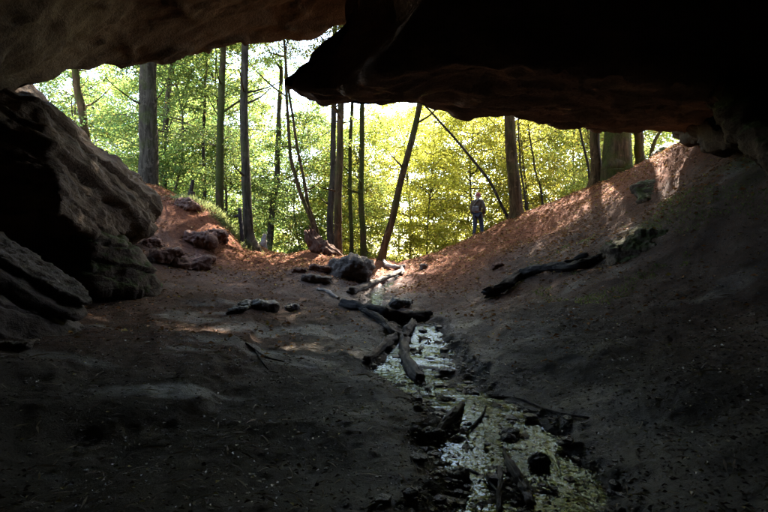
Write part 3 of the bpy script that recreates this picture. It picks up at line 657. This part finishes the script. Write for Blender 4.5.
def crown(name, seed, H, R, h0, nb, twigs, per, leaf, kind, prof='dome', up=.45, droop=.55, thick=1.):
    rs = np.random.RandomState(seed); V, F, o = [], [], 0
    LP, LD, LN, LC = [], [], [], []
    b1, b2, ph = rs.uniform(.15, .5), rs.uniform(.15, .5), rs.uniform(0, 6)
    def ax(z): return np.array([b1*math.sin(z*.55+ph)-b1*math.sin(h0*.55+ph), b2*math.sin(z*.43+ph*2)-b2*math.sin(h0*.43+ph*2), z])
    def addtube(pts, rads):
        nonlocal o
        v, f = tube(pts, rads, 4, 2, 0, 0, ends=False); V.append(v); F.extend([tuple(i+o for i in q) for q in f]); o += len(v)
    for b in range(nb):
        t = min(1, max(0, (b+.5)/nb+rs.normal(0, .04))); z = h0+(H-h0)*t
        pr = {'dome': math.sin(math.pi*min(1, .22+.78*t))**.6, 'low': .6+.4*math.sin(math.pi*t)}[prof]
        a = b*2.39996+rs.uniform(-1, 1); Lb = R*pr*(.35+.85*rs.rand())
        dr = np.array([math.cos(a), math.sin(a), 0]); sd_ = np.array([-dr[1], dr[0], 0]); crv = rs.uniform(-.5, .5); kink = rs.uniform(-.12, .12)
        u0 = up*rs.uniform(-.3, 2.2); dp = droop*rs.uniform(.3, 1.5)
        f_ = lambda s: ax(z)+dr*Lb*s+sd_*Lb*(crv*s*s+kink*math.sin(s*7))+np.array([0, 0, Lb*(u0*s-dp*s*s)])
        addtube([f_(s) for s in (0, .33, .66, 1)], [Lb*.008*thick+.005, Lb*.006*thick+.004, Lb*.004*thick+.003, .002])
        gap = rs.rand(); bc = rs.uniform(.68, 1.4)
        for k in range(twigs):
            s = .12+.88*(k+rs.rand())/twigs
            if abs(s-gap) < .06: continue
            p0 = f_(s); tn = f_(min(s+.05, 1.05))-f_(s-.05); tn /= np.linalg.norm(tn)
            sgn = 1 if k % 2 else -1; lt = Lb*.45*(1.2-s)*(.5+.9*rs.rand())+.25
            td = tn*.7+np.cross([0, 0, 1], tn)*sgn*(.4+.7*rs.rand())+np.array([0, 0, rs.uniform(-.35, .25)]); td /= np.linalg.norm(td)
            m = max(5, int(per*(.4+.7*lt)*(.5+rs.rand()))); q = rs.rand(m)**.75
            nn = np.array([rs.normal(0, .35), rs.normal(0, .35), 1])
            lat = np.cross(nn, td); lat /= np.linalg.norm(lat)
            off = rs.normal(0, .15+.08*lt, m)
            pos = p0+td*(q*lt)[:, None]+lat*off[:, None]+rs.normal(0, .06, (m, 3))+np.array([0, 0, -.22])*(q*q*lt)[:, None]
            LC.append(np.full(m, bc*rs.uniform(.7, 1.3))); LP.append(pos); LD.append(td*.8+lat*np.sign(off)[:, None]*.8+rs.normal(0, .4, (m, 3))); LN.append(nn+rs.normal(0, .5, (m, 3)))
            if k % 3 == 0: addtube([p0, p0+td*lt*.9], [.004*thick+.002, .002])
    addtube([ax(h0), ax(h0+(H-h0)*.25), ax(h0+(H-h0)*.5), ax(h0+(H-h0)*.75), ax(H)], [.006*H*thick+.01, .005*H*thick+.008, .004*H*thick+.006, .003*H*thick+.004, .006])
    pos = np.vstack(LP); n = len(pos)
    return leaves(name, pos, np.vstack(LD), np.vstack(LN), leaf*(.65+.7*rs.rand(n)), palette(rs, n, kind)*np.concatenate(LC)[:, None], [M['leaf'], M['twig']], (np.vstack(V), F))

# ------------------------------------------------------------------ trees
CR = {}
for k, kind in enumerate(('green', 'mid', 'yellow')):
    CR['high_'+kind] = crown('high_crown', 300+k, 10, 4.6, 0, 44, 13, 36, .13, kind, 'dome')
    CR['young_'+kind] = crown('young_crown', 310+k, 9.5, 3.2, .5, 66, 12, 38, .11, kind, 'low')
    CR['far_'+kind] = crown('far_crown', 320+k, 19, 5.4, .8, 86, 13, 26, .20, kind, 'low')

CR['dense_yellow'] = crown('high_crown', 333, 10, 4.8, 0, 60, 14, 60, .13, 'yellow', 'dome'); CR['high_dense'] = CR['dense_yellow']  # crown packed denser than the others to keep sun off the left floor

def trunk_obj(parent, base, pts, rads, mat, seed, n=16, flare=1.5):
    pts = [np.array(p, float) for p in pts]; b0 = pts[0]
    dn = b0+np.array([0, 0, -.5]); up1 = b0+(pts[1]-b0)/max(np.linalg.norm(pts[1]-b0), .1)*.45
    P_ = [dn, b0, up1]+pts[1:]; R_ = [rads[0]*flare*1.15, rads[0]*flare, rads[0]*1.05]+list(rads[1:])
    v, f = tube([p-np.array(base) for p in P_], R_, n, 7, .05, seed, 2.0, .0)
    # root flare lobes near the base
    h = v[:, 2]; lob = np.exp(-np.clip(h, 0, 9)/(rads[0]*1.6))
    ang = np.arctan2(v[:, 1], v[:, 0]); v[:, :2] *= (1+.22*lob*np.cos(ang*4+seed))[:, None]
    return link('trunk', mesh_py('trunk', v, f, mat), parent)

def tree(name, label, line, Yd, r, mat, kind, seed, top=14., crown_h=8., cs=1., base_px=None, group=None, snag=False, fl=1.5):
    """line: pixels of the stem from the ground up, at depth Yd; carried on upward in the same lean"""
    pts = [np.array(P(a, b, Yd)) for a, b in line]
    b = pts[0].copy(); b[2] = min(b[2], gz(b[0], b[1])+.02) if not base_px else b[2]
    if gz(b[0], b[1]) < b[2]: b[2] = gz(b[0], b[1])
    pts = [b]+pts[1:] if pts[0][2]-b[2] < .6 else [b]+pts
    ln = pts[-1]-pts[-2]; ln = ln/np.linalg.norm(ln)
    if not snag:
        ext = pts[-1].copy(); lean = ln.copy(); k = 0
        while ext[2] < b[2]+top*.62 and k < 6:
            lean = lean*.75+np.array([0, 0, 1])*.25; lean /= np.linalg.norm(lean); ext = ext+lean*max(1.5, (b[2]+top*.62-pts[-1][2])/3); pts.append(ext.copy()); k += 1
    dn_ = []
    for i in range(len(pts)-1):
        dn_ += [pts[i], (pts[i]+pts[i+1])/2+np.array([rnd.uniform(-1, 1)*min(.035, .3*r), rnd.uniform(-1, 1)*.04, 0])]
    pts = dn_+[pts[-1]]
    m = len(pts); rads = [r*(1-.5*i/(m-1)) for i in range(m)]
    o = empty(name, tuple(b)); trunk_obj(o, b, pts, rads, mat, seed, fl and 16, fl)
    if not snag:
        rb = random.Random(seed*7+1); Pn = np.array(pts)
        for q in range(4 if r > .1 else 2):
            zq = b[2]+rb.uniform(2.2, 8.5)
            pq = np.array([np.interp(zq, Pn[:, 2], Pn[:, i]) for i in range(3)])-b; aq = rb.uniform(0, TAU); lq = rb.uniform(.8, 2.6)*(.5+min(r, .25)*2)
            dq = np.array([math.cos(aq), math.sin(aq), rb.uniform(-.05, .7)]); bend_ = np.array([rb.uniform(-.3, .3), rb.uniform(-.3, .3), rb.uniform(-.2, .45)])
            bv, bf = tube([pq, pq+dq*lq*.35, pq+dq*lq*.7+bend_*lq*.25, pq+dq*lq+bend_*lq*.7], [min(.055, r*.3), .03, .018, .006], 6, 4, .15, seed+q)
            link('branch', mesh_py('branch', bv, bf, mat), o)
        t = pts[-1]-b
        c = link('crown', CR['high_'+kind], o, (t[0], t[1], crown_h+(t[2]-top*.62)), (0, 0, seed*1.7)); c.scale = (cs, cs, cs)
    return tag(o, label, 'tree', group)

B = M
tree('beech_tree', 'thick grey beech trunk nearest the leaning cliff', [(149, 205), (149, 150), (148, 100), (149, 60)], 18.5, .36, B['bark'], 'green', 1, crown_h=5.6)
tree('slender_tree', 'slender reddish trunk seen in the notch above the leaning cliff', [(90, 160), (84, 125), (77, 88), (74, 60)], 21, .19, B['barkwarm'], 'green', 2)
tree('slender_tree', 'pale slim trunk just right of the thick beech trunk', [(163, 200), (164, 160), (166, 120), (170, 80)], 23, .17, B['barkpale'], 'green', 3)
tree('slender_tree', 'thinnest dark stem between the thick beech and the two straight trunks', [(204, 215), (204, 170), (203, 140), (205, 100)], 22, .085, B['barkdark'], 'green', 4)
tree('straight_tree', 'mossy straight trunk, left one of the pair above the sunlit bank', [(221, 232), (220, 170), (221, 110), (223, 55)], 18.5, .155, B['barkmoss'], 'green', 5, crown_h=6.0, cs=.8)
tree('straight_tree', 'tall straight grey trunk with flared roots beside the wooden post', [(249, 248), (247, 200), (244, 120), (245, 50)], 17.6, .175, B['bark'], 'mid', 6, fl=1.9, cs=.8)
tree('leaning_tree', 'pale trunk leaning right between the grey trunk and the splintered stump', [(267, 256), (272, 215), (277, 180), (279, 130)], 22, .15, B['barkpale'], 'green', 7, cs=.4)
tree('paired_tree', 'darker left trunk of the close pair in the middle', [(331, 250), (331, 200), (333, 150), (334, 100)], 20, .15, B['barkdark'], 'mid', 8, cs=.5)
tree('paired_tree', 'right and nearer trunk of the close pair in the middle', [(338, 262), (338, 200), (340, 150), (341, 100)], 18, .155, B['barkwarm'], 'mid', 9, cs=.5)
tree('slim_tree', 'thin mossy trunk directly right of the close pair', [(351, 258), (351, 220), (350, 170), (352, 110)], 21, .10, B['barkmoss'], 'yellow', 10, cs=.8)
tree('slim_tree', 'mossy trunk standing behind the large brown stone', [(364, 264), (363, 230), (361, 190), (362, 110)], 20.5, .135, B['barkmoss'], 'yellow', 11, cs=.8)
tree('leaning_tree', 'dark trunk leaning right, in the middle of the mouth', [(380, 266), (392, 220), (405, 165), (419, 108)], 18.2, .135, B['barkwarm'], 'dense', 12, cs=1.15)
tree('leaning_sapling', 'thin dark sapling leaning left beside the person', [(511, 224), (490, 182), (463, 148), (440, 122), (425, 105)], 19.8, .06, B['barkdark'], 'yellow', 13, top=9, crown_h=5.6, cs=.6, fl=1.2)
tree('straight_tree', 'straight warm brown trunk right of the person', [(517, 222), (514, 180), (510, 130), (508, 105)], 19.6, .245, B['barkwarm'], 'yellow', 14, crown_h=5.2, cs=.8)
tree('straight_tree', 'warm brown trunk left of the mossy old tree on the ridge', [(595, 190), (596, 160), (595, 130), (595, 100)], 18.6, .20, B['barkwarm'], 'yellow', 15)
tree('old_tree', 'thickest trunk, furry with green moss, on the right ridge', [(617, 182), (617, 155), (618, 128), (620, 100)], 18, .50, B['barkmoss'], 'mid', 16, fl=1.08)
tree('ridge_tree', 'mossy trunk just right of the thickest mossy tree', [(641, 172), (639, 150), (637, 125), (636, 95)], 18.2, .18, B['barkmoss'], 'mid', 17)
tree('forked_sapling', 'thin crooked sapling farthest right on the ridge', [(650, 160), (652, 150), (656, 138), (664, 125)], 17.5, .07, B['barkmoss'], 'mid', 18, top=7, crown_h=4.3, cs=.5, fl=1.2)
tree('thin_sapling', 'thin upright sapling directly right of the warm brown trunk', [(527, 220), (524, 190), (520, 165), (519, 140)], 21.5, .045, B['barkdark'], 'yellow', 19, top=9, crown_h=5.6, cs=.6, fl=1.2)
tree('thin_sapling', 'thin leaning sapling midway between the two warm brown trunks', [(545, 214), (541, 190), (535, 170), (531, 145)], 22.5, .05, B['barkdark'], 'yellow', 20, top=9, crown_h=5.6, cs=.6, fl=1.2)
tree('thin_sapling', 'bent thin stem touching the left side of the ridge trunk', [(592, 190), (588, 165), (582, 140), (577, 115)], 19.5, .05, B['barkdark'], 'yellow', 21, top=8, crown_h=5, cs=.6, fl=1.2)
tree('bent_sapling', 'left one of two curved stems rising from the splintered stump', [(321, 250), (312, 222), (300, 192), (291, 160), (288, 120)], 18.6, .085, B['barkwarm'], 'mid', 22, top=11, crown_h=6.8, cs=.35, fl=1.2)
tree('bent_sapling', 'right one of two curved stems rising from the splintered stump', [(325, 250), (316, 228), (308, 204), (304, 180), (296, 140)], 18.8, .075, B['barkwarm'], 'mid', 23, top=11, crown_h=6.8, cs=.35, fl=1.2)
tree('dead_snag', 'short dark broken stem on the skyline of the red bank', [(190, 204), (191, 192), (193, 180)], 18, .10, B['barkdark'], 'mid', 24, snag=True)

# splintered stump, wooden post, short stump
def upright(name, label, cat, chains, mat, seed, base):
    o = empty(name, tuple(base)); b = np.array(base)
    nm = ['trunk']+['splinter']*(len(chains)-1) if cat != 'post' else ['post', 'side_arm']
    for k, (p, r) in enumerate(chains): limb_obj(nm[k], [([np.array(q)-b for q in p], r)], mat, parent=o, seed=seed+k, rough=.22)
    return tag(o, label, cat)
b = np.array(P(320, 252, 17.0)); b[2] = gz(b[0], b[1]); Yb = 17.0
upright('splintered_stump', 'splintered reddish stump leaning left at the foot of curved stems', 'stump',
        [([P(330, 254, Yb), P(319, 248, Yb), P(313, 240, Yb), P(309, 233, Yb)], [.26, .27, .20, .13]), ([P(318, 250, Yb), P(309, 240, Yb-.1), P(305, 232, Yb-.1)], [.2, .14, .05]), ([P(325, 252, Yb), P(319, 240, Yb+.1), P(313, 231, Yb+.1)], [.2, .13, .04]),
         ([P(322, 252, Yb+.1), P(332, 250, Yb+.1), P(343, 257, Yb)], [.2, .14, .05])]+[([P(316+q*1.3, 247, Yb-.15+.05*q), P(311+q*1.5, 237-(q*3) % 4, Yb-.15+.05*q), P(307+q*1.6, 229-(q*5) % 7+q, Yb-.2+.06*q)], [.07, .05, .012]) for q in range(5)], M['splinter'], 400, b)
b = np.array(P(242, 247, 16.9)); b[2] = gz(b[0], b[1]); Yb = 16.9
upright('wooden_post', 'thin brown wooden post with a short stub against the tall grey trunk', 'post',
        [([P(243, 252, Yb), P(241.5, 232, Yb), P(239.5, 209, Yb)], [.07, .065, .055]), ([P(240.5, 216, Yb), P(237.5, 216, Yb), P(235, 216.5, Yb)], [.045, .045, .04])], M['logdark'], 410, b)
b = np.array(P(264, 253, 20)); b[2] = gz(b[0], b[1])
upright('broken_stump', 'short pale broken stump beside the pale leaning trunk', 'stump',
        [([b-np.array([0, 0, .2]), np.array(P(264, 243, 20)), np.array(P(265, 236, 20))], [.16, .13, .09])], M['logpale'], 420, b)

# young beeches filling the slope beyond the mouth, and the wood behind
YG = 'young beeches behind the ridge trunks'
ys = [(-9.5, 22.5, 'green', 1.0), (-6.6, 21.5, 'green', .9), (-3.4, 22.5, 'green', .8), (-.6, 23.5, 'mid', .85), (2.0, 24, 'yellow', .8), (4.6, 25, 'yellow', .9), (6.8, 24, 'yellow', .9), (9.6, 23, 'mid', .9),
      (-11.5, 26, 'green', 1.1), (-7.6, 27, 'green', 1.1), (-4.0, 28, 'mid', 1.1), (-1.4, 27, 'yellow', 1.0), (1.2, 29, 'yellow', 1.1), (4.4, 30, 'yellow', 1.1), (7.4, 29, 'yellow', 1.1), (11, 28, 'yellow', 1.1), (-15.5, 27, 'green', 1.2), (14, 28, 'mid', 1.1)]
for k, (x, y, kind, s) in enumerate(ys):
    o = empty('young_beech', (x, y, gz(x, y)-.1), k*1.3); o.scale = (s, s, s*1.05)
    v, f = tube([(0, 0, -.4), (.05, .02, 0), (0, 0, .4), (0, 0, .75)], [.085, .075, .068, .06], 8, 4, .05, k)
    link('trunk', mesh_py('trunk', v, f, M['barkdark']), o); link('crown', CR['young_'+kind], o)
    front = ['leafy young beech seen just right of the slender reddish trunk', 'leafy young beech between the thick grey beech and the red bank skyline', 'leafy young beech right behind the pale leaning trunk', 'leafy young beech behind the close pair of trunks', 'leafy young beech behind the dark trunk leaning right',
             'yellow leafy young beech right behind the person', 'yellow leafy young beech between the two warm brown trunks', 'leafy young beech behind the thickest mossy trunk']
    if k < len(front): tag(o, front[k], 'tree', 'front row of young beeches'); continue
    tag(o, {'green': 'young green beech with layered leaves beyond the left half of the mouth', 'mid': 'young yellow-green beech with layered leaves among the trunks', 'yellow': 'young yellowing beech with layered leaves beyond the right half of the mouth'}[kind], 'tree', YG+' '+kind)
fs = [(-30, 44, 'green'), (-23, 40, 'green'), (-17, 46, 'green'), (-10.5, 42, 'green'), (-5, 48, 'mid'), (1, 43, 'yellow'), (7, 47, 'yellow'), (13, 42, 'yellow'), (19, 46, 'yellow'), (26, 42, 'mid'),
      (-36, 62, 'green'), (-26, 66, 'green'), (-15, 64, 'green'), (-4, 66, 'mid'), (7, 68, 'yellow'), (18, 66, 'yellow'), (30, 64, 'mid'), (-19, 34, 'green'), (17, 34, 'mid'), (-14, 37, 'green'), (-8.6, 36, 'green'), (-26, 52, 'green'), (-20, 56, 'green'), (-12, 54, 'green'), (-3.5, 38, 'green')]
for k, (x, y, kind) in enumerate(fs):
    s = rnd.uniform(.85, 1.15)*(.66 if abs(x/y+.154) < .15 and y < 60 else 1); o = empty('wood_tree', (x, y, gz(x, y)-.1), k*2.1); o.scale = (s, s, s)
    v, f = tube([(0, 0, -.4), (.03, .02, 0), (0, 0, .6), (0, 0, 1.2)], [.22, .18, .15, .125], 10, 4, .05, k)
    link('trunk', mesh_py('trunk', v, f, M['barkdark']), o); link('crown', CR['far_'+kind], o)
    tag(o, {'green': 'tall green tree far back in the wood on the left', 'mid': 'tall yellow-green tree far back in the wood', 'yellow': 'tall yellowing tree far back in the wood on the right'}[kind], 'tree', 'trees of the far wood '+kind)

# ------------------------------------------------------------------ litter, pebbles, grass (beyond counting)
def scatter(n, x0, x1, y0, y1, seed, ypow=1.):
    rs = np.random.RandomState(seed); y = y0+(y1-y0)*rs.rand(n)**ypow; half = .80*y+.5
    x = np.clip(rs.uniform(-1, 1, n)*half, x0, x1); return rs, x, y
rs, x, y = scatter(95000, -9, 10, 6, 21, 501, .7)
keep = rs.rand(len(x)) < np.clip(.10+.9*sstep(11.5, 15, y)+.45*sstep(2.5, 4.5, x)*sstep(8, 11, y), 0, 1)*(stream_d(x, y) > .1)*np.clip(1.0+.9*fbm(np.c_[x, y, x*0]*1.1, 3, 502), .3, 1)
x, y = x[keep], y[keep]; n = len(x)
a = rs.rand(n)*TAU; tilt = rs.normal(0, .35, (n, 3))
pal = np.array([(.24, .085, .03), (.17, .058, .022), (.31, .14, .05), (.09, .035, .018), (.30, .21, .04)]); col = pal[rs.choice(5, n, p=[.3, .28, .2, .16, .06])]*(.6+.7*rs.rand(n))[:, None]
me = leaves('leaf_litter', np.c_[x, y, ground_z(x, y)+.012+.02*rs.rand(n)], np.c_[np.cos(a), np.sin(a), tilt[:, 2]*.6], np.array([0, 0, 1])+tilt*1.4, .03+.08*rs.rand(n)**1.6, col, [M['litter']], wide=.65)
tag(link('leaf_litter', me), 'dry red-brown leaf litter strewn over the sunlit ground', 'leaf litter', kind='stuff')
rs, x, y = scatter(110000, -6, 8, 2.2, 14, 503, 1.15)
keep = rs.rand(len(x)) < np.clip(.12+.32*sstep(1.2, 3, x)+.86*(stream_d(x, y) < .05)*(rs.rand(len(x)) < .10+.35*(x < np.interp(y, sy_, sx_)-.1)*(y > 5)), 0, 1); x, y = x[keep], y[keep]; n = len(x)
a = rs.rand(n)*TAU; tilt = rs.normal(0, .3, (n, 3))
pal = np.array([(.10, .07, .045), (.05, .037, .028), (.19, .14, .095), (.28, .23, .05)]); col = pal[rs.choice(4, n, p=[.48, .36, .12, .04])]*(.6+.7*rs.rand(n))[:, None]
inb = stream_d(x, y) < -.05
zl_ = np.where(inb, np.maximum(ground_z(x, y)+.012, base_z(x, y)-.046), ground_z(x, y)+.008)+.012*rs.rand(n)
me = leaves('wet_leaves', np.c_[x, y, zl_], np.c_[np.cos(a), np.sin(a), tilt[:, 2]*.5], np.array([0, 0, 1])+tilt, .018+.03*rs.rand(n)**2, col, [M['wetleaf']], wide=.65)
tag(link('wet_leaves', me), 'dark and yellow wet leaves scattered over the stream bed and inner floor', 'wet leaves', kind='stuff')

# pebbles in the bed
ico = bmesh.new(); bmesh.ops.create_icosphere(ico, subdivisions=1, radius=1); iv = np.array([v.co for v in ico.verts]); iff = np.array([[v.index for v in f.verts] for f in ico.faces]); ico.free()
rs, x, y = scatter(30000, -2, 4, 2.1, 15, 505, 1.5)
keep = (stream_d(x, y) < .0+.2*rs.rand(len(x))**4); x, y = x[keep], y[keep]
xe = rs.uniform(-5, 6, 12000); ye = 2.2+9*rs.rand(12000)**1.4; x = np.r_[x, xe]; y = np.r_[y, ye]; n = len(x)
sz = (.007+.022*rs.rand(n)**3+.045*(rs.rand(n) < .03)*(np.arange(n) < n-12000))*np.where(np.arange(n) >= n-12000, .5, 1)
sc = sz[:, None]*np.stack([.8+.6*rs.rand(n), .8+.6*rs.rand(n), .4+.4*rs.rand(n)], 1); a = rs.rand(n)*TAU
loc = iv[None]*(1+.22*rs.rand(n, len(iv), 1)-.11)*sc[:, None]
vx = loc[..., 0]*np.cos(a)[:, None]-loc[..., 1]*np.sin(a)[:, None]; vy = loc[..., 0]*np.sin(a)[:, None]+loc[..., 1]*np.cos(a)[:, None]
zb_ = ground_z(x, y)+sz*.25+np.where(stream_d(x, y) < 0, .022*rs.rand(n), 0)
v = np.stack([vx+x[:, None], vy+y[:, None], loc[..., 2]+zb_[:, None]], -1).reshape(-1, 3)
f = (iff[None]+(np.arange(n)*len(iv))[:, None, None]).reshape(-1, 3)
tag(link('pebbles', mesh_np('pebbles', v, f, M['pebble'], False)), 'wet dark pebbles and grit in the stream bed and on the floor', 'pebbles', kind='stuff')

# grass on the bank crest, moss tufts on the right slope
def grass(name, x, y, hgt, seed, col0, col1, label, z=None, lean=.5, wd=.10):
    rs = np.random.RandomState(seed); n = len(x); a = rs.rand(n)*TAU; h = hgt*(.5+rs.rand(n))
    d = np.c_[np.cos(a)*lean*rs.rand(n), np.sin(a)*lean*rs.rand(n), np.ones(n)]
    t = rs.rand(n)[:, None]; col = np.array(col0)*(1-t)+np.array(col1)*t
    me = leaves(name, np.c_[x, y, (ground_z(x, y) if z is None else z)-.01], d, np.c_[-np.sin(a), np.cos(a), np.zeros(n)]+rs.normal(0, .2, (n, 3)), h, col, [M['leaf']], wide=wd)
    return tag(link(name, me), label, 'grass', kind='stuff')
rs = np.random.RandomState(520); c = np.array([(-5.75, 16.6), (-5.3, 16.9), (-5.0, 17.0), (-4.9, 17.3), (-6.4, 16.7), (-5.5, 17.3)])
p = c[rs.choice(len(c), 2600)]+rs.normal(0, .22, (2600, 2))
grass('bank_grass', p[:, 0], p[:, 1], .17, 521, (.06, .09, .02), (.16, .17, .04), 'green grass and moss on the crest of the left bank', lean=1.1, wd=.09)
p = np.c_[rs.uniform(3.0, 6.2, 9000), rs.uniform(7.2, 12.5, 9000)]
k_ = fbm(np.c_[p*1.1, p[:, :1]*0], 3, 530) > .22; p = p[k_]
grass('slope_moss', p[:, 0], p[:, 1], .045, 531, (.04, .06, .012), (.14, .15, .03), 'patches of low green moss on the right slope', lean=1.6, wd=.4)

# ------------------------------------------------------------------ the walker
def skin_mesh(name, chain, mat, sub=2, root=0):
    """chain: {key: (pos, radius(x, y), parent key)} grown with Skin + Subdivision into one mesh"""
    keys = list(chain); idx = {k: i for i, k in enumerate(keys)}
    me = bpy.data.meshes.new(name)
    me.from_pydata([chain[k][0] for k in keys], [(idx[chain[k][2]], idx[k]) for k in keys if chain[k][2]], [])
    o = bpy.data.objects.new(name, me); COL.objects.link(o)
    s = o.modifiers.new('skin', 'SKIN'); s.use_smooth_shade = True
    for i, k in enumerate(keys):
        r = chain[k][1]; sv_ = me.skin_vertices[0].data[i]; sv_.radius = r if isinstance(r, tuple) else (r, r); sv_.use_root = (i == root)
    ss = o.modifiers.new('sub', 'SUBSURF'); ss.levels = sub; ss.render_levels = sub
    bpy.context.view_layer.update(); dg = bpy.context.evaluated_depsgraph_get()
    out = bpy.data.meshes.new_from_object(o.evaluated_get(dg)); bpy.data.objects.remove(o); out.name = name
    out.materials.clear(); out.materials.append(mat)
    out.polygons.foreach_set('use_smooth', [True]*len(out.polygons))
    return out
pb = np.array(P(477.5, 235.5, 20.4)); pb[2] = gz(pb[0], pb[1])
per = empty('person', tuple(pb), math.radians(-24))
# local frame: +Y away from the camera (the walker looks that way), feet at z = 0
J = dict(pel=((0, 0, .93), (.15, .11), None), wst=((0, .01, 1.08), (.14, .10), 'pel'), chs=((.01, .01, 1.28), (.16, .11), 'wst'), nk0=((.015, .02, 1.43), (.08, .07), 'chs'), nk1=((.02, .03, 1.50), (.055, .055), 'nk0'), hd0=((.02, .05, 1.58), (.085, .10), 'nk1'), hd1=((.02, .05, 1.68), (.075, .09), 'hd0'))
for s, t in ((-1, 'l'), (1, 'r')):
    J.update({t+'hip': ((.09*s, 0, .88), (.10, .10), 'pel'), t+'kn': ((.10*s+(.04 if s > 0 else 0), .03+(.09 if s > 0 else -.02), .48), (.065, .07), t+'hip'), t+'an': ((.11*s+(.06 if s > 0 else -.02), -.03+(.10 if s > 0 else -.05), .09), (.045, .045), t+'kn'), t+'toe': ((.125*s+(.09 if s > 0 else -.03), .13+(.09 if s > 0 else -.05), .04), (.045, .035), t+'an'),
              t+'sh': ((.19*s, .01, 1.38), (.075, .07), 'chs'), t+'el': ((.25*s+(.04 if s > 0 else 0), -.03+(-.04 if s > 0 else .05), 1.11), (.05, .05), t+'sh'), t+'wr': ((.22*s, .10, .90), (.034, .03), t+'el')})
    for q, (dx, l) in enumerate(((-.03, .085), (-.01, .10), (.01, .095), (.028, .08))):
        J[f'{t}f{q}a'] = ((.22*s+dx*.3, .125+dx, .85), (.011, .011), t+'wr') if q == 0 else ((.22*s+dx*.3, .125+dx, .85), (.011, .011), t+'wr')
        J[f'{t}f{q}b'] = ((.21*s+dx*.3, .15+dx, .85-l*.7), (.008, .008), f'{t}f{q}a')
    J[t+'th'] = ((.19*s, .14, .86), (.011, .011), t+'wr'); J[t+'th2'] = ((.175*s, .165, .83), (.009, .009), t+'th')
link('body', skin_mesh('body', J, M['skin']), per)
def clothes(name, keys, grow, mat, extra=None, root=0):
    ch = {}
    for k in keys:
        p_, r_, par = J[k]; r_ = r_ if isinstance(r_, tuple) else (r_, r_)
        ch[k] = (p_, (r_[0]*1.0+grow, r_[1]+grow), par if par in keys else None)
    if extra: ch.update(extra)
    return link(name, skin_mesh(name, ch, mat), per)
clothes('jacket', ['pel', 'wst', 'chs', 'nk0', 'lsh', 'lel', 'lwr', 'rsh', 'rel', 'rwr'], .03, M['jacket'])
clothes('trousers', ['pel', 'lhip', 'lkn', 'lan', 'rhip', 'rkn', 'ran'], .018, M['jeans'])
for s in ('l', 'r'):
    a_, t_ = J[s+'an'][0], J[s+'toe'][0]
    sh = {'a': ((a_[0], a_[1]-.03, .06), (.055, .05), None), 'b': ((a_[0], a_[1]+.06, .055), (.055, .05), 'a'), 'c': ((t_[0], t_[1]+.02, .045), (.05, .035), 'b')}
    link('shoe', skin_mesh('shoe', sh, M['shoe']), per)
cv, cf = [], []
for i in range(7):
    el_ = -.25+i/6*1.78
    for j in range(16): cv.append((.02+.108*math.cos(el_)*math.cos(j/16*TAU), .045+.122*math.cos(el_)*math.sin(j/16*TAU), 1.645+.125*math.sin(el_)))
link('cap', mesh_py('cap', cv, [tuple(q) for q in grid_faces(7, 16, True)]+[tuple(range(96, 112))], M['cap']), per)
for s, dx in (('ear', -1), ('ear', 1)):
    v, f = tube([(.02+.088*dx, .05, 1.57), (.02+.102*dx, .045, 1.60), (.02+.09*dx, .05, 1.635)], [.012, .02, .012], 6, 2, 0); link('ear', mesh_py('ear', v, f, M['skin']), per)
v, f = tube([(.02, .14, 1.615), (.02, .172, 1.585), (.02, .14, 1.57)], [.010, .018, .012], 6, 2, 0); link('nose', mesh_py('nose', v, f, M['skin']), per)
tag(per, 'person in red cap, brown jacket and jeans standing with back turned on the ridge', 'person')
bagE = empty('shoulder_bag', tuple(pb), math.radians(-24))
bp = [(-.16, -.10, .98), (.10, -.10, .98), (-.17, -.13, 1.20), (.10, -.13, 1.20), (-.16, -.26, .97), (.09, -.26, .97), (-.15, -.25, 1.18), (.08, -.25, 1.18)]
link('pouch', hull_mesh('pouch', bp, M['bag'], edge=.03, amp=.012, seed=77, smooth=3), bagE)
v, f = tube([(-.15, -.15, 1.18), (-.06, -.165, 1.32), (.08, -.12, 1.46), (.12, .02, 1.475), (.10, .12, 1.40)], [.02]*5, 6, 4, 0); link('strap', mesh_py('strap', v, f, M['bag']), bagE)
v, f = tube([(-.16, -.262, 1.12), (-.03, -.285, 1.09), (.09, -.262, 1.12)], [.012]*3, 6, 3, 0); link('flap', mesh_py('flap', v, f, M['bag']), bagE)
tag(bagE, 'grey-brown bag slung at the back of the person on the ridge', 'bag')

# ------------------------------------------------------------------ broken twigs on the floor
rs, x, y = scatter(9000, -7, 9, 2.4, 18, 541, 1.1); n = len(x); a = rs.normal(.5, 1.2, n)
col = np.array([.10, .075, .05])*(.4+1.2*rs.rand(n))[:, None]
me = leaves('twig_debris', np.c_[x, y, ground_z(x, y)+.012], np.c_[np.cos(a), np.sin(a), rs.normal(0, .15, n)], np.array([0, 0, 1])+rs.normal(0, .4, (n, 3)), .04+.16*rs.rand(n)**2, col, [M['litter']], wide=.09)
tag(link('twig_debris', me), 'small broken twigs and needles strewn over the cave floor', 'twigs', kind='stuff')
